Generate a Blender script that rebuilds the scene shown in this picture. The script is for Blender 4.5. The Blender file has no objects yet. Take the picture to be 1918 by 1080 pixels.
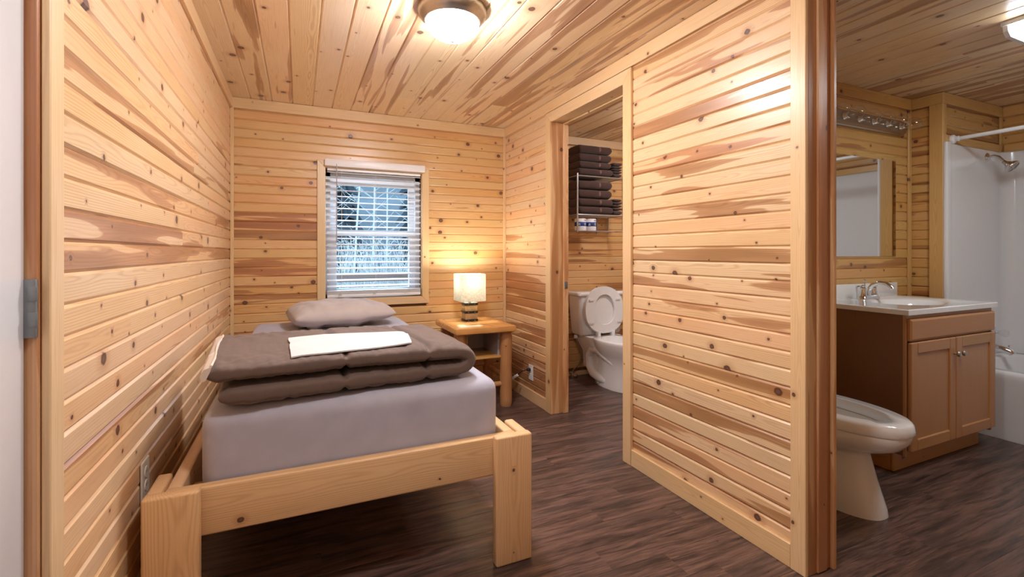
import bpy, bmesh, math, random
from mathutils import Vector, Matrix, noise
from mathutils.bvhtree import BVHTree

random.seed(11)
SC = bpy.context.scene
COL = SC.collection
PI = math.pi

# ------------------------------------------------------------------ camera
cam_d = bpy.data.cameras.new('camera')
cam_d.sensor_width = 36.0
cam_d.lens = 884.0 / 1918 * 36
cam_d.shift_y = -67.5 / 1918
cam_d.clip_start = 0.02
cam_d.clip_end = 300
cam = bpy.data.objects.new('camera', cam_d)
cam.location = (0, 0, 1.13)
cam.rotation_euler = (PI / 2, 0, -math.radians(24.317))
COL.objects.link(cam)
SC.camera = cam

# ------------------------------------------------------------------ sky and exposure
world = bpy.data.worlds.new('overcast_sky')
SC.world = world
world.use_nodes = True
bg = world.node_tree.nodes['Background']
bg.inputs[0].default_value = (0.50, 0.74, 1.0, 1)
bg.inputs[1].default_value = 7.5
vs = SC.view_settings
vs.view_transform = 'Standard'
vs.look = 'None'
vs.exposure = 0.22
vs.gamma = 1.0
vs.use_curve_mapping = False

# lamp strengths (used in the lamp builders below)
DOME_E, DOME_FILL_E, DOME_HALF_E, WRAP_E, BULB_E = 165.0, 92.0, 85.0, 27.0, 260.0
WARM = (0.95, 0.945, 1.0)

# ------------------------------------------------------------------ room numbers
XL, YB, XP, H = -0.425, 3.72, 1.618, 2.19      # left wall, back wall, partition face, ceiling
YF = -0.75                                     # front wall (behind the camera)
XPB = 1.735                                    # partition face on the bathroom side
YV = 1.857                                     # vanity wall face
XT, YT, XE = 3.885, 1.68, 4.70                 # tub alcove: return wall, head wall, long wall
PITCH = 0.064

# ------------------------------------------------------------------ material helper
class T:
    def __init__(s, name):
        s.m = bpy.data.materials.new(name)
        s.m.use_nodes = True
        s.nt = s.m.node_tree
        s.b = s.nt.nodes['Principled BSDF']
        s.out = s.nt.nodes['Material Output']
    def n(s, typ, ins=None, **props):
        nd = s.nt.nodes.new(typ)
        for k, v in props.items():
            setattr(nd, k, v)
        for k, v in (ins or {}).items():
            s.put(nd.inputs[k], v)
        return nd
    def put(s, sock, v):
        if isinstance(v, bpy.types.NodeSocket):
            s.nt.links.new(v, sock)
        else:
            sock.default_value = v
    def m_(s, op, a, b=0.0, c=0.0):
        return s.n('ShaderNodeMath', {0: a, 1: b, 2: c}, operation=op).outputs[0]
    def mix(s, f, a, b, mode='MIX'):
        nd = s.n('ShaderNodeMix', {0: f, 6: a, 7: b}, data_type='RGBA', blend_type=mode)
        return nd.outputs[2]
    def ss(s, e0, e1, x):
        nd = s.n('ShaderNodeMapRange', {0: x, 1: e0, 2: e1}, interpolation_type='SMOOTHSTEP')
        return nd.outputs[0]
    def noise(s, vec, scale=1.0, detail=2.0, rough=0.5, dist=0.0):
        return s.n('ShaderNodeTexNoise', {'Vector': vec, 'Scale': scale, 'Detail': detail,
                                          'Roughness': rough, 'Distortion': dist}).outputs[0]
    def xyz(s, x, y, z):
        return s.n('ShaderNodeCombineXYZ', {0: x, 1: y, 2: z}).outputs[0]
    def coords(s):
        o = s.n('ShaderNodeTexCoord').outputs['Object']
        sp = s.n('ShaderNodeSeparateXYZ', {0: o})
        return o, sp.outputs[0], sp.outputs[1], sp.outputs[2]
    def rnd(s):
        return s.n('ShaderNodeObjectInfo').outputs['Random']
    def set(s, **k):
        for kk, v in k.items():
            s.put(s.b.inputs[kk.replace('_', ' ')], v)
        return s
    def bump(s, h, strength=0.2, dist=0.002):
        s.put(s.b.inputs['Normal'], s.n('ShaderNodeBump', {'Height': h, 'Strength': strength, 'Distance': dist}).outputs[0])

def rgb(r, g, b):
    f = lambda c: (c / 255 / 12.92) if c / 255 <= 0.04045 else ((c / 255 + 0.055) / 1.055) ** 2.4
    return (f(r), f(g), f(b), 1)

def pine(name, light=(233, 200, 157), amber=(222, 177, 126), heartc=(172, 120, 76), knotc=(74, 40, 28),
         heart0=0.0, knot_cell=0.26, knot_r=0.0135, knot_keep=0.5, width=0.064, rough=0.33, coat=0.35, ring=1.0):
    t = T(name)
    o, x, y, z = t.coords()
    r = t.rnd()
    heart = t.n('ShaderNodeAttribute', attribute_type='OBJECT', attribute_name='heart').outputs['Fac']
    heart = t.m_('ADD', heart, heart0)
    r2 = t.m_('FRACT', t.m_('MULTIPLY', r, 17.31))
    r3 = t.m_('FRACT', t.m_('MULTIPLY', r, 71.7))
    xs = t.m_('ADD', x, t.m_('MULTIPLY', r, 91.0))
    # knots: one candidate per cell along the board
    vor = t.n('ShaderNodeTexVoronoi', {'W': t.m_('DIVIDE', xs, knot_cell), 'Scale': 1.0}, voronoi_dimensions='1D')
    kc = t.n('ShaderNodeSeparateColor', {0: vor.outputs['Color']})
    dx = t.m_('MULTIPLY', vor.outputs['Distance'], knot_cell)
    zc = t.m_('MULTIPLY', t.m_('SUBTRACT', kc.outputs[0], 0.5), width * 0.8)
    g2 = t.m_('MULTIPLY', kc.outputs[1], kc.outputs[1])
    rk = t.m_('MULTIPLY_ADD', g2, knot_r, knot_r * 0.28)
    dz = t.m_('SUBTRACT', z, zc)
    wob = t.m_('MULTIPLY', t.m_('SUBTRACT', t.noise(t.xyz(xs, y, z), 90.0, 1.0), 0.5), 0.005)
    d = t.m_('ADD', t.m_('SQRT', t.m_('ADD', t.m_('MULTIPLY', dx, t.m_('MULTIPLY', dx, 0.75)), t.m_('MULTIPLY', dz, dz))), wob)
    keep = t.m_('GREATER_THAN', kc.outputs[2], 1 - knot_keep)
    q = t.m_('DIVIDE', d, rk)
    knot = t.m_('MULTIPLY', t.m_('SUBTRACT', 1.0, t.ss(0.75, 1.15, q)), keep)
    halo = t.m_('MULTIPLY', t.m_('SUBTRACT', 1.0, t.ss(0.8, 3.2, q)), keep)
    # growth rings around a pith off the face, bent round the knots
    slow = t.noise(t.xyz(t.m_('MULTIPLY', xs, 1.7), t.m_('MULTIPLY', r, 9.0), t.m_('MULTIPLY', z, 7.0)), 1.0, 2.0)
    pz = t.m_('SUBTRACT', z, t.m_('MULTIPLY', t.m_('SUBTRACT', r2, 0.5), 0.09))
    py = t.m_('ADD', t.m_('ADD', t.m_('MULTIPLY', t.m_('SUBTRACT', r3, 0.5), 0.05), y),
              t.m_('MULTIPLY', t.m_('SUBTRACT', slow, 0.5), 0.07))
    rad = t.m_('SQRT', t.m_('ADD', t.m_('MULTIPLY', pz, pz), t.m_('MULTIPLY', py, py)))
    rad = t.m_('ADD', rad, t.m_('MULTIPLY', halo, 0.006))
    sn = t.m_('SINE', t.m_('MULTIPLY', rad, 2 * PI / 0.0062))
    rings = t.m_('POWER', t.m_('MULTIPLY_ADD', sn, 0.5, 0.5), 2.5)
    fine = t.noise(t.xyz(t.m_('MULTIPLY', xs, 5.0), t.m_('MULTIPLY', y, 160.0), t.m_('MULTIPLY', z, 190.0)), 1.0, 3.0, 0.6)
    # heartwood streaks: long lens shapes with sharp edges
    hn = t.noise(t.xyz(t.m_('MULTIPLY', xs, 1.25), t.m_('MULTIPLY_ADD', r2, 31.0, t.m_('MULTIPLY', y, 6.0)),
                       t.m_('MULTIPLY', z, 17.0)), 1.0, 2.2, 0.45, 0.35)
    thr = t.m_('SUBTRACT', 0.74, t.m_('MULTIPLY', heart, 0.36))
    hm = t.ss(thr, t.m_('ADD', thr, 0.022), hn)
    deep = t.ss(thr, t.m_('ADD', thr, 0.16), hn)
    tone = t.m_('MULTIPLY_ADD', t.m_('SUBTRACT', slow, 0.5), 1.1, t.m_('MULTIPLY', r3, 0.75))
    base = t.mix(t.ss(0.0, 1.0, tone), rgb(*light), rgb(*amber))
    hcol = t.mix(deep, rgb(*[min(255, c + 14) for c in heartc]), rgb(*[c - 14 for c in heartc]))
    col = t.mix(t.m_('MULTIPLY', hm, 0.86), base, hcol)
    col = t.mix(t.m_('MULTIPLY', t.m_('MULTIPLY', rings, 0.30 * ring), t.m_('MULTIPLY_ADD', r2, 0.8, 0.35)), col, rgb(176, 118, 62), 'MULTIPLY')
    col = t.mix(t.m_('MULTIPLY', t.ss(0.45, 0.8, fine), 0.22), col, rgb(160, 106, 62))
    col = t.mix(t.m_('MULTIPLY', halo, 0.38), col, rgb(168, 104, 58))
    kin = t.mix(t.ss(0.1, 0.9, q), rgb(*[c + 34 for c in knotc]), rgb(*knotc))
    col = t.mix(t.m_('MULTIPLY', knot, 0.95), col, kin)
    hsv = t.n('ShaderNodeHueSaturation', {'Hue': t.m_('MULTIPLY_ADD', t.m_('SUBTRACT', r2, 0.5), 0.012, 0.5), 'Saturation': 1.0,
                                          'Value': t.m_('MULTIPLY_ADD', r3, 0.14, 0.92), 'Fac': 1.0, 'Color': col})
    t.set(Base_Color=hsv.outputs[0], Roughness=t.m_('MULTIPLY_ADD', fine, 0.16, rough), Coat_Weight=coat, Coat_Roughness=0.24)
    t.bump(t.m_('MULTIPLY_ADD', rings, 0.5, t.m_('MULTIPLY', fine, 0.6)), 0.10, 0.001)
    return t.m

def plain(name, col, rough=0.5, metallic=0.0, coat=0.0, var=0.04, nscale=30.0, bump=0.0, bscale=400.0, **kw):
    t = T(name)
    o, x, y, z = t.coords()
    nz = t.noise(o, nscale, 2.0)
    c = rgb(*col)
    lo = tuple(max(0, v * (1 - var * 2)) for v in c[:3]) + (1,)
    hi = tuple(min(1, v * (1 + var * 2)) for v in c[:3]) + (1,)
    t.set(Base_Color=t.mix(nz, lo, hi), Roughness=rough, Metallic=metallic, Coat_Weight=coat, Coat_Roughness=0.08, **kw)
    if bump:
        t.bump(t.noise(o, bscale, 2.0), bump, 0.001)
    return t.m

def fabric(name, col, weave=900.0, strength=0.25, var=0.06, rough=0.9, fold=0.0, fscale=9.0):
    t = T(name)
    o, x, y, z = t.coords()
    w1 = t.m_('SINE', t.m_('MULTIPLY', t.m_('ADD', x, t.m_('MULTIPLY', z, 0.6)), weave * 2))
    w2 = t.m_('SINE', t.m_('MULTIPLY', t.m_('ADD', y, t.m_('MULTIPLY', z, 0.6)), weave * 2))
    nz = t.noise(o, 14.0, 3.0)
    c = rgb(*col)
    lo = tuple(v * (1 - var * 2) for v in c[:3]) + (1,)
    hi = tuple(min(1, v * (1 + var * 2)) for v in c[:3]) + (1,)
    t.set(Base_Color=t.mix(nz, lo, hi), Roughness=rough, Sheen_Weight=0.15)
    hh = t.m_('MULTIPLY_ADD', t.m_('MULTIPLY', w1, w2), 0.12, t.m_('MULTIPLY', t.noise(o, 240.0, 2.0), 0.3))
    if fold:
        hh = t.m_('ADD', hh, t.m_('MULTIPLY', t.noise(o, fscale, 3.0, 0.5, 1.2), fold))
    t.bump(hh, strength, 0.003)
    return t.m

def glow(name, col, strength, base=(240, 240, 235)):
    t = T(name)
    t.set(Base_Color=rgb(*base), Roughness=0.35, Emission_Color=tuple(col) + (1,), Emission_Strength=strength)
    return t.m

def clear_glass(name, tint=(0.97, 0.985, 1.0), refl=1.0):
    t = T(name)
    tr = t.n('ShaderNodeBsdfTransparent', {0: tuple(tint) + (1,)})
    gl = t.n('ShaderNodeBsdfGlossy', {'Roughness': 0.02})
    lw = t.n('ShaderNodeLayerWeight', {'Blend': 0.5}).outputs['Facing']
    fr = t.m_('MULTIPLY_ADD', t.m_('POWER', lw, 4.0), 0.55 * refl, 0.045 * refl)
    mx = t.n('ShaderNodeMixShader', {0: fr, 1: tr.outputs[0], 2: gl.outputs[0]})
    t.nt.links.new(mx.outputs[0], t.out.inputs[0])
    return t.m

def laminate():
    t = T('dark_laminate')
    o, x, y, z = t.coords()
    r = t.rnd()
    xs = t.m_('ADD', x, t.m_('MULTIPLY', r, 73.0))
    r2 = t.m_('FRACT', t.m_('MULTIPLY', r, 13.7))
    warp = t.noise(t.xyz(t.m_('MULTIPLY', xs, 2.2), r, t.m_('MULTIPLY', z, 9.0)), 1.0, 2.0)
    zz = t.m_('MULTIPLY_ADD', t.m_('SUBTRACT', warp, 0.5), 0.05, z)
    s1 = t.noise(t.xyz(t.m_('MULTIPLY', xs, 3.2), r, t.m_('MULTIPLY', zz, 38.0)), 1.0, 4.0, 0.6)
    s2 = t.noise(t.xyz(t.m_('MULTIPLY', xs, 9.0), r, t.m_('MULTIPLY', zz, 130.0)), 1.0, 3.0, 0.65)
    s3 = t.noise(t.xyz(t.m_('MULTIPLY', xs, 2.0), r2, t.m_('MULTIPLY', z, 10.0)), 1.0, 2.0)
    v = t.m_('ADD', t.m_('MULTIPLY', s1, 0.62), t.m_('MULTIPLY', s2, 0.38))
    col = t.mix(t.ss(0.34, 0.66, v), rgb(50, 39, 36), rgb(122, 93, 81))
    col = t.mix(t.m_('MULTIPLY', t.ss(0.5, 0.72, s3), 0.55), col, rgb(62, 53, 52))
    col = t.mix(t.m_('MULTIPLY', t.ss(0.60, 0.78, s2), 0.5), col, rgb(150, 116, 100))
    hsv = t.n('ShaderNodeHueSaturation', {'Hue': 0.5, 'Saturation': 1.0, 'Value': t.m_('MULTIPLY_ADD', r2, 0.22, 0.88), 'Fac': 1.0, 'Color': col})
    t.set(Base_Color=hsv.outputs[0], Roughness=t.m_('MULTIPLY_ADD', s2, 0.2, 0.22))
    t.bump(v, 0.25, 0.0015)
    return t.m

def linen_shade():
    t = T('linen_shade')
    o, x, y, z = t.coords()
    a = t.noise(t.xyz(t.m_('MULTIPLY', x, 40.0), t.m_('MULTIPLY', y, 40.0), t.m_('MULTIPLY', z, 420.0)), 1.0, 2.0)
    b = t.noise(t.xyz(t.m_('MULTIPLY', x, 420.0), t.m_('MULTIPLY', y, 420.0), t.m_('MULTIPLY', z, 40.0)), 1.0, 2.0)
    v = t.m_('MULTIPLY', t.m_('ADD', a, b), 0.5)
    col = t.mix(t.ss(0.35, 0.65, v), rgb(196, 190, 160), rgb(238, 234, 214))
    df = t.n('ShaderNodeBsdfDiffuse', {0: col})
    tl = t.n('ShaderNodeBsdfTranslucent', {0: col})
    mx = t.n('ShaderNodeMixShader', {0: 0.055, 1: df.outputs[0], 2: tl.outputs[0]})
    t.nt.links.new(mx.outputs[0], t.out.inputs[0])
    return t.m

M = {}
M['board'] = pine('knotty_pine_board')
M['amber'] = pine('amber_pine_board', light=(226, 186, 130), amber=(210, 160, 100), heartc=(160, 104, 62))
M['bathwood'] = pine('bath_pine_board', light=(214, 172, 108), amber=(200, 150, 84), heartc=(158, 106, 60))
M['bathtrim'] = pine('bath_pine_trim', light=(216, 174, 108), amber=(204, 156, 90), knot_cell=0.5, knot_r=0.010, knot_keep=0.4, width=0.06, heart0=-0.4, ring=0.7)
M['ceil'] = pine('knotty_pine_ceiling', light=(238, 213, 174), amber=(228, 195, 148), heartc=(176, 134, 98), width=0.131, knot_cell=0.34, knot_r=0.014, knot_keep=0.6)
M['trim'] = pine('pine_trim', light=(230, 200, 155), amber=(222, 184, 132), knot_cell=0.5, knot_r=0.010, knot_keep=0.4, width=0.06, heart0=-0.4, ring=0.7)
M['jamb'] = pine('reddish_pine_jamb', light=(226, 184, 138), amber=(210, 158, 108), heartc=(188, 130, 84), knot_cell=0.6, knot_r=0.012, knot_keep=0.5, width=0.1, heart0=0.45)
M['bedwood'] = pine('bed_pine', light=(233, 195, 148), amber=(225, 180, 128), knot_cell=0.30, knot_r=0.010, knot_keep=0.6, width=0.12, heart0=-0.5, ring=0.8, rough=0.42, coat=0.15)
M['log'] = pine('lodgepole_log', light=(198, 150, 98), amber=(168, 118, 72), heartc=(142, 94, 54), knot_cell=0.22, knot_r=0.008, width=0.09, heart0=0.35)
M['slab'] = pine('nightstand_slab', light=(214, 162, 92), amber=(196, 138, 70), knot_cell=0.4, width=0.4, heart0=0.0, rough=0.18, coat=0.7)
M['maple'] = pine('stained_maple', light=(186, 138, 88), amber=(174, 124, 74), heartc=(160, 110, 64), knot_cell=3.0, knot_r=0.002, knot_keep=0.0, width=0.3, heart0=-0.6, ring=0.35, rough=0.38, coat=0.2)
M['maple_shaded'] = pine('shade_toned_side_veneer', light=(128, 86, 44), amber=(116, 76, 36), heartc=(104, 66, 30), knot_cell=3.0, knot_r=0.002, knot_keep=0.0, width=0.5, heart0=-0.6, ring=0.3, rough=0.45, coat=0.1)  # veneer darker than the front, with the side's shade put into its colour
M['floor'] = laminate()
M['core'] = plain('wall_core', (120, 84, 50), 0.9)
M['sheet'] = fabric('grey_lavender_sheet', (176, 174, 186), fold=0.5, fscale=5.0)
M['pillow'] = fabric('taupe_pillowcase', (178, 166, 160), fold=1.0, fscale=10.0, strength=0.3)
M['comf'] = fabric('brown_comforter', (100, 81, 71), fold=1.6, fscale=16.0, strength=0.4, rough=0.75)
M['cream'] = fabric('cream_piping', (214, 200, 184))
M['cloth'] = fabric('white_linen', (206, 204, 202), fold=0.8, fscale=13.0)
M['towel'] = fabric('dark_brown_terry', (66, 44, 38), weave=500.0, strength=0.9, var=0.14, rough=1.0)
M['band'] = fabric('terry_border', (112, 80, 70), weave=700.0)
M['porc'] = plain('white_porcelain', (232, 230, 228), 0.12, coat=0.5, var=0.01)
M['acrylic'] = plain('white_acrylic', (226, 226, 228), 0.16, coat=0.4, var=0.01, bump=0.03, bscale=60.0)
M['marble'] = plain('cultured_marble', (232, 231, 230), 0.12, coat=0.5, var=0.015)
M['vinyl'] = plain('white_vinyl', (236, 238, 240), 0.35, var=0.01)
M['blind'] = plain('white_blind', (238, 238, 238), 0.35, var=0.01)
M['doorw'] = plain('white_door_paint', (232, 233, 234), 0.18, coat=0.3, var=0.01)
M['chrome'] = plain('chrome', (225, 225, 226), 0.07, metallic=1.0, var=0.01)
M['nickel'] = plain('brushed_nickel', (176, 168, 158), 0.32, metallic=1.0, var=0.05, nscale=60.0)
M['steel'] = plain('grey_hinge_steel', (132, 138, 142), 0.42, metallic=0.6, var=0.05)
M['rackm'] = plain('satin_rack_metal', (182, 184, 188), 0.30, metallic=0.9, var=0.02)
M['black'] = plain('black_metal', (26, 25, 25), 0.35, var=0.1)
M['blackp'] = plain('black_plastic', (22, 22, 24), 0.45, var=0.1)
M['ivory'] = plain('ivory_outlet', (222, 218, 204), 0.35, var=0.02)
M['outw'] = plain('white_outlet', (228, 228, 226), 0.35, var=0.02)
M['bamboo'] = plain('lamp_bamboo', (150, 122, 86), 0.5, var=0.25, nscale=90.0)
M['greyp'] = plain('pale_grey_panel', (170, 166, 172), 0.5, var=0.03)
M['paper'] = plain('white_paper_wrap', (232, 230, 234), 0.6, var=0.02)
M['blue'] = plain('blue_print', (20, 62, 122), 0.5, var=0.05)
M['navy'] = plain('navy_print', (40, 52, 80), 0.5, var=0.05)
M['silver'] = plain('mirror_silver', (236, 238, 238), 0.01, metallic=1.0, var=0.0)
M['glass'] = clear_glass('window_glass', refl=0.2)
M['bulbglass'] = clear_glass('bulb_glass', (0.98, 0.98, 0.98), 1.6)
M['shade'] = linen_shade()
M['dome'] = glow('dome_glass_lit', WARM, DOME_E)
M['dome_fill'] = glow('dome_glass_fill_lit', WARM, DOME_FILL_E)
M['dome_half'] = glow('dome_glass_half_lit', WARM, DOME_HALF_E)
M['wrap'] = glow('wrap_lens_lit', (0.92, 0.97, 1.0), WRAP_E)
M['bulb'] = glow('lamp_bulb_lit', (1.0, 0.97, 0.93), BULB_E)
M['weather'] = plain('grey_weatherstrip', (120, 104, 100), 0.6)
M['kick'] = pine('toe_kick_pine', light=(190, 132, 66), amber=(170, 110, 50), knot_cell=0.4, width=0.09, heart0=0.1)
M['bark'] = plain('grey_bark', (120, 122, 128), 0.9, var=0.25, nscale=12.0)
M['needles'] = plain('dark_needles', (30, 40, 44), 0.9, var=0.35, nscale=3.0)
M['reed'] = plain('dry_reed', (140, 140, 134), 0.8, var=0.2, nscale=2.0)
M['earth'] = plain('grassy_ground', (62, 64, 58), 0.95, var=0.3, nscale=1.2)
M['deck'] = plain('weathered_deck_wood', (104, 84, 74), 0.8, var=0.12, nscale=5.0)

# ------------------------------------------------------------------ mesh helpers
WM = {}

def link(o, parent=None, mat4=None):
    COL.objects.link(o)
    mat4 = mat4 or Matrix()
    WM[o.name] = mat4
    if parent:
        o.parent = parent
        o.matrix_basis = WM[parent.name].inverted() @ mat4
    else:
        o.matrix_basis = mat4
    return o

def tag(o, label=None, cat=None, group=None, kind=None):
    if label: o['label'] = label
    if cat: o['category'] = cat
    if group: o['group'] = group
    if kind: o['kind'] = kind
    return o

def empty(name, loc, label=None, cat=None, group=None, rz=0.0):
    o = bpy.data.objects.new(name, None)
    o.empty_display_size = 0.05
    link(o, None, Matrix.Translation(loc) @ Matrix.Rotation(rz, 4, 'Z'))
    return tag(o, label, cat, group)

class MB:
    def __init__(s):
        s.v = []; s.f = []
    def add(s, vs, fs):
        b = len(s.v)
        s.v += [Vector(p) for p in vs]
        s.f += [tuple(i + b for i in f) for f in fs]
        return s
    def box(s, x0, x1, y0, y1, z0, z1):
        vs = [(x0, y0, z0), (x1, y0, z0), (x1, y1, z0), (x0, y1, z0), (x0, y0, z1), (x1, y0, z1), (x1, y1, z1), (x0, y1, z1)]
        return s.add(vs, [(0, 3, 2, 1), (4, 5, 6, 7), (0, 1, 5, 4), (1, 2, 6, 5), (2, 3, 7, 6), (3, 0, 4, 7)])
    def loft(s, rings, cap0=True, cap1=True):
        n = len(rings[0]); vs = [p for r in rings for p in r]; fs = []
        for i in range(len(rings) - 1):
            for j in range(n):
                k = (j + 1) % n
                fs.append((i * n + j, i * n + k, (i + 1) * n + k, (i + 1) * n + j))
        if cap0: fs.append(tuple(reversed(range(n))))
        if cap1: fs.append(tuple(range((len(rings) - 1) * n, len(rings) * n)))
        return s.add(vs, fs)
    def tube(s, path, r, n=10, caps=True):
        path = [Vector(p) for p in path]
        rs = r if isinstance(r, (list, tuple)) else [r] * len(path)
        rings = []; up = None
        for i, p in enumerate(path):
            t = (path[min(i + 1, len(path) - 1)] - path[max(i - 1, 0)]).normalized()
            if up is None:
                up = Vector((0, 0, 1)) if abs(t.z) < 0.9 else Vector((1, 0, 0))
            a = t.cross(up).normalized(); b = a.cross(t).normalized(); up = b
            rings.append([p + (a * math.cos(q) + b * math.sin(q)) * rs[i] for q in [2 * PI * j / n for j in range(n)]])
        return s.loft(rings, caps, caps)
    def lathe(s, prof, c=(0, 0, 0), n=32, axis='Z', cap0=False, cap1=False):
        rings = []
        for r, h in prof:
            ring = []
            for j in range(n):
                a = 2 * PI * j / n
                p = (r * math.cos(a), r * math.sin(a), h)
                if axis == 'Y': p = (p[0], p[2], p[1])
                if axis == 'X': p = (p[2], p[0], p[1])
                ring.append(Vector(p) + Vector(c))
            rings.append(ring)
        return s.loft(rings, cap0, cap1)
    def build(s, name, mat, parent=None, loc=None, smooth=False, bevel=0.0, seg=2, angle=40, rot=None):
        loc = Vector(loc) if loc is not None else None
        if loc is None:
            lo = Vector([min(p[i] for p in s.v) for i in range(3)]); hi = Vector([max(p[i] for p in s.v) for i in range(3)])
            loc = Vector(((lo.x + hi.x) / 2, (lo.y + hi.y) / 2, lo.z))
        m4 = Matrix.Translation(loc)
        if rot: m4 = m4 @ rot
        inv = m4.inverted()
        me = bpy.data.meshes.new(name)
        me.from_pydata([inv @ p for p in s.v], [], s.f)
        bm = bmesh.new(); bm.from_mesh(me)
        bmesh.ops.recalc_face_normals(bm, faces=bm.faces)
        if bevel:
            es = [e for e in bm.edges if len(e.link_faces) == 2 and e.calc_face_angle(0) > 0.6]
            bmesh.ops.bevel(bm, geom=es, offset=bevel, segments=seg, profile=0.5, affect='EDGES', clamp_overlap=True)
        bm.to_mesh(me); bm.free()
        if smooth or bevel:
            me.shade_smooth()
            me.set_sharp_from_angle(angle=math.radians(angle))
        me.materials.append(mat)
        o = bpy.data.objects.new(name, me)
        return link(o, parent, m4)

_tc = {}
def frame(origin, xd, zd):
    xd, zd = Vector(xd), Vector(zd); yd = zd.cross(xd)
    m = Matrix((xd, yd, zd)).transposed().to_4x4(); m.translation = Vector(origin)
    return m

def timber(name, mat, parent, p0, p1, wdir, width, thick, bevel=0.003, heart=None):
    """squared timber with its length on local X, its wide face across local Z; p0, p1 are the ends of its centre line"""
    p0, p1 = Vector(p0), Vector(p1); L = round((p1 - p0).length, 4)
    key = (L, round(width, 4), round(thick, 4), bevel, mat.name)
    if key not in _tc:
        me = bpy.data.meshes.new(name)
        bm = bmesh.new()
        bmesh.ops.create_cube(bm, size=1.0, matrix=Matrix.Diagonal((L, thick, width, 1)))
        if bevel:
            bmesh.ops.bevel(bm, geom=bm.edges[:], offset=bevel, segments=1 if bevel < 0.005 else 3, profile=0.5, affect='EDGES', clamp_overlap=True)
        bm.to_mesh(me); bm.free()
        if bevel >= 0.005:
            me.shade_smooth(); me.set_sharp_from_angle(angle=math.radians(50))
        me.materials.append(mat)
        _tc[key] = me
    o = bpy.data.objects.new(name, _tc[key])
    if heart is not None: o['heart'] = heart
    return link(o, parent, frame((p0 + p1) / 2, (p1 - p0).normalized(), wdir))

_bc = {}
def board_mesh(L, w, t, c, d, mat):
    key = (round(L, 3), w, t, c, mat.name)
    if key not in _bc:
        prof = [(0, -w / 2 + c), (0, w / 2 - c), (d, w / 2), (t, w / 2), (t, -w / 2), (d, -w / 2)]
        mb = MB()
        mb.loft([[Vector((-L / 2, y, z)) for y, z in prof], [Vector((L / 2, y, z)) for y, z in prof]])
        me = bpy.data.meshes.new('board'); me.from_pydata(mb.v, [], mb.f)
        bm = bmesh.new(); bm.from_mesh(me); bmesh.ops.recalc_face_normals(bm, faces=bm.faces); bm.to_mesh(me); bm.free()
        me.materials.append(mat); _bc[key] = me
    return _bc[key]

def boards(parent, O, xd, zd, ulen, k0, k1, pitch=PITCH, openings=(), joint=0.0, heart=None, mat=None, name='board',
           t=0.015, c=0.0070, d=0.0065, zoff=0.0, joints=None, gap=0.0, jut=0.0006):
    """rows of boards on a surface: u runs along xd, rows stack along zd, the face looks along -(zd x xd)"""
    O, xd, zd = Vector(O), Vector(xd), Vector(zd); nrm = -(zd.cross(xd))
    for k in range(k0, k1):
        zc = zoff + (k + 0.5) * pitch
        segs = [(0.0, ulen)]
        for (a, b, z0, z1) in openings:
            if z0 < zc < z1:
                nx = []
                for (s, e) in segs:
                    if b <= s or a >= e: nx.append((s, e)); continue
                    if a - s > 0.005: nx.append((s, a))
                    if e - b > 0.005: nx.append((b, e))
                segs = nx
        out = []
        for (s, e) in segs:
            cuts = sorted(q for q in (joints(k) if joints else []) if s + 0.03 < q < e - 0.03)
            if not joints and e - s > 1.0 and random.random() < joint:
                cuts = [round(random.uniform(s + 0.35, e - 0.35), 2)]
            pts = [s] + cuts + [e]
            out += list(zip(pts[:-1], pts[1:]))
        for (s, e) in out:
            me = board_mesh(e - s - gap, pitch - gap, t, c, d, mat or M['board'])
            o = bpy.data.objects.new(name, me)
            pos = O + xd * ((s + e) / 2) + zd * zc + nrm * random.uniform(-jut, jut)
            hv = heart(k, (s + e) / 2) if heart else random.choice([0.05, 0.15, 0.3, 0.55])
            o['heart'] = float(hv)
            link(o, parent, frame(pos, xd, zd))

def slab(name, x0, x1, y0, y1, z0, z1, mat=None, extra=()):
    mb = MB().box(x0, x1, y0, y1, z0, z1)
    for e in extra: mb.box(*e)
    return tag(mb.build(name, mat or M['core']), kind='structure')

def trim(name, mat, p0, p1, wdir, width, thick, bevel=0.002, parent=None, heart=None):
    o = timber(name, mat, parent, p0, p1, wdir, width, thick, bevel, heart)
    if not parent: tag(o, kind='structure')
    return o

def sp(v, e):
    return math.copysign(abs(v) ** e, v)

def rrect(cx, cy, hx, hy, r, z, n=6):
    pts = []
    for qx, qy, a0 in ((1, 1, 0), (-1, 1, PI / 2), (-1, -1, PI), (1, -1, 3 * PI / 2)):
        for i in range(n + 1):
            a = a0 + PI / 2 * i / n
            pts.append(Vector((cx + qx * (hx - r) + r * math.cos(a), cy + qy * (hy - r) + r * math.sin(a), z)))
    return pts

# ================================================================== STRUCTURE
# floor
floor = slab('floor', XL - 0.2, 4.9, YF - 0.2, 3.9, -0.13, -0.010)
FP = 0.1335
def floor_joints(k):
    y = 1.25 + (k - 15) * FP
    known = {15: 1.249, 18: 1.17, 19: 0.075, 20: 0.40}
    b = known.get(k, (k * 0.47) % 1.3)
    return [q - XL for q in (b - 2.6, b - 1.3, b, b + 1.3, b + 2.6, b + 3.9)]
boards(floor, (XL, 1.25 - 15 * FP, 0), (1, 0, 0), (0, 1, 0), 4.30, 0, 34, FP, mat=M['floor'], name='plank',
       t=0.010, c=0.0010, d=0.0012, joints=floor_joints, jut=0.0, heart=lambda k, u: 0)
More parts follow.
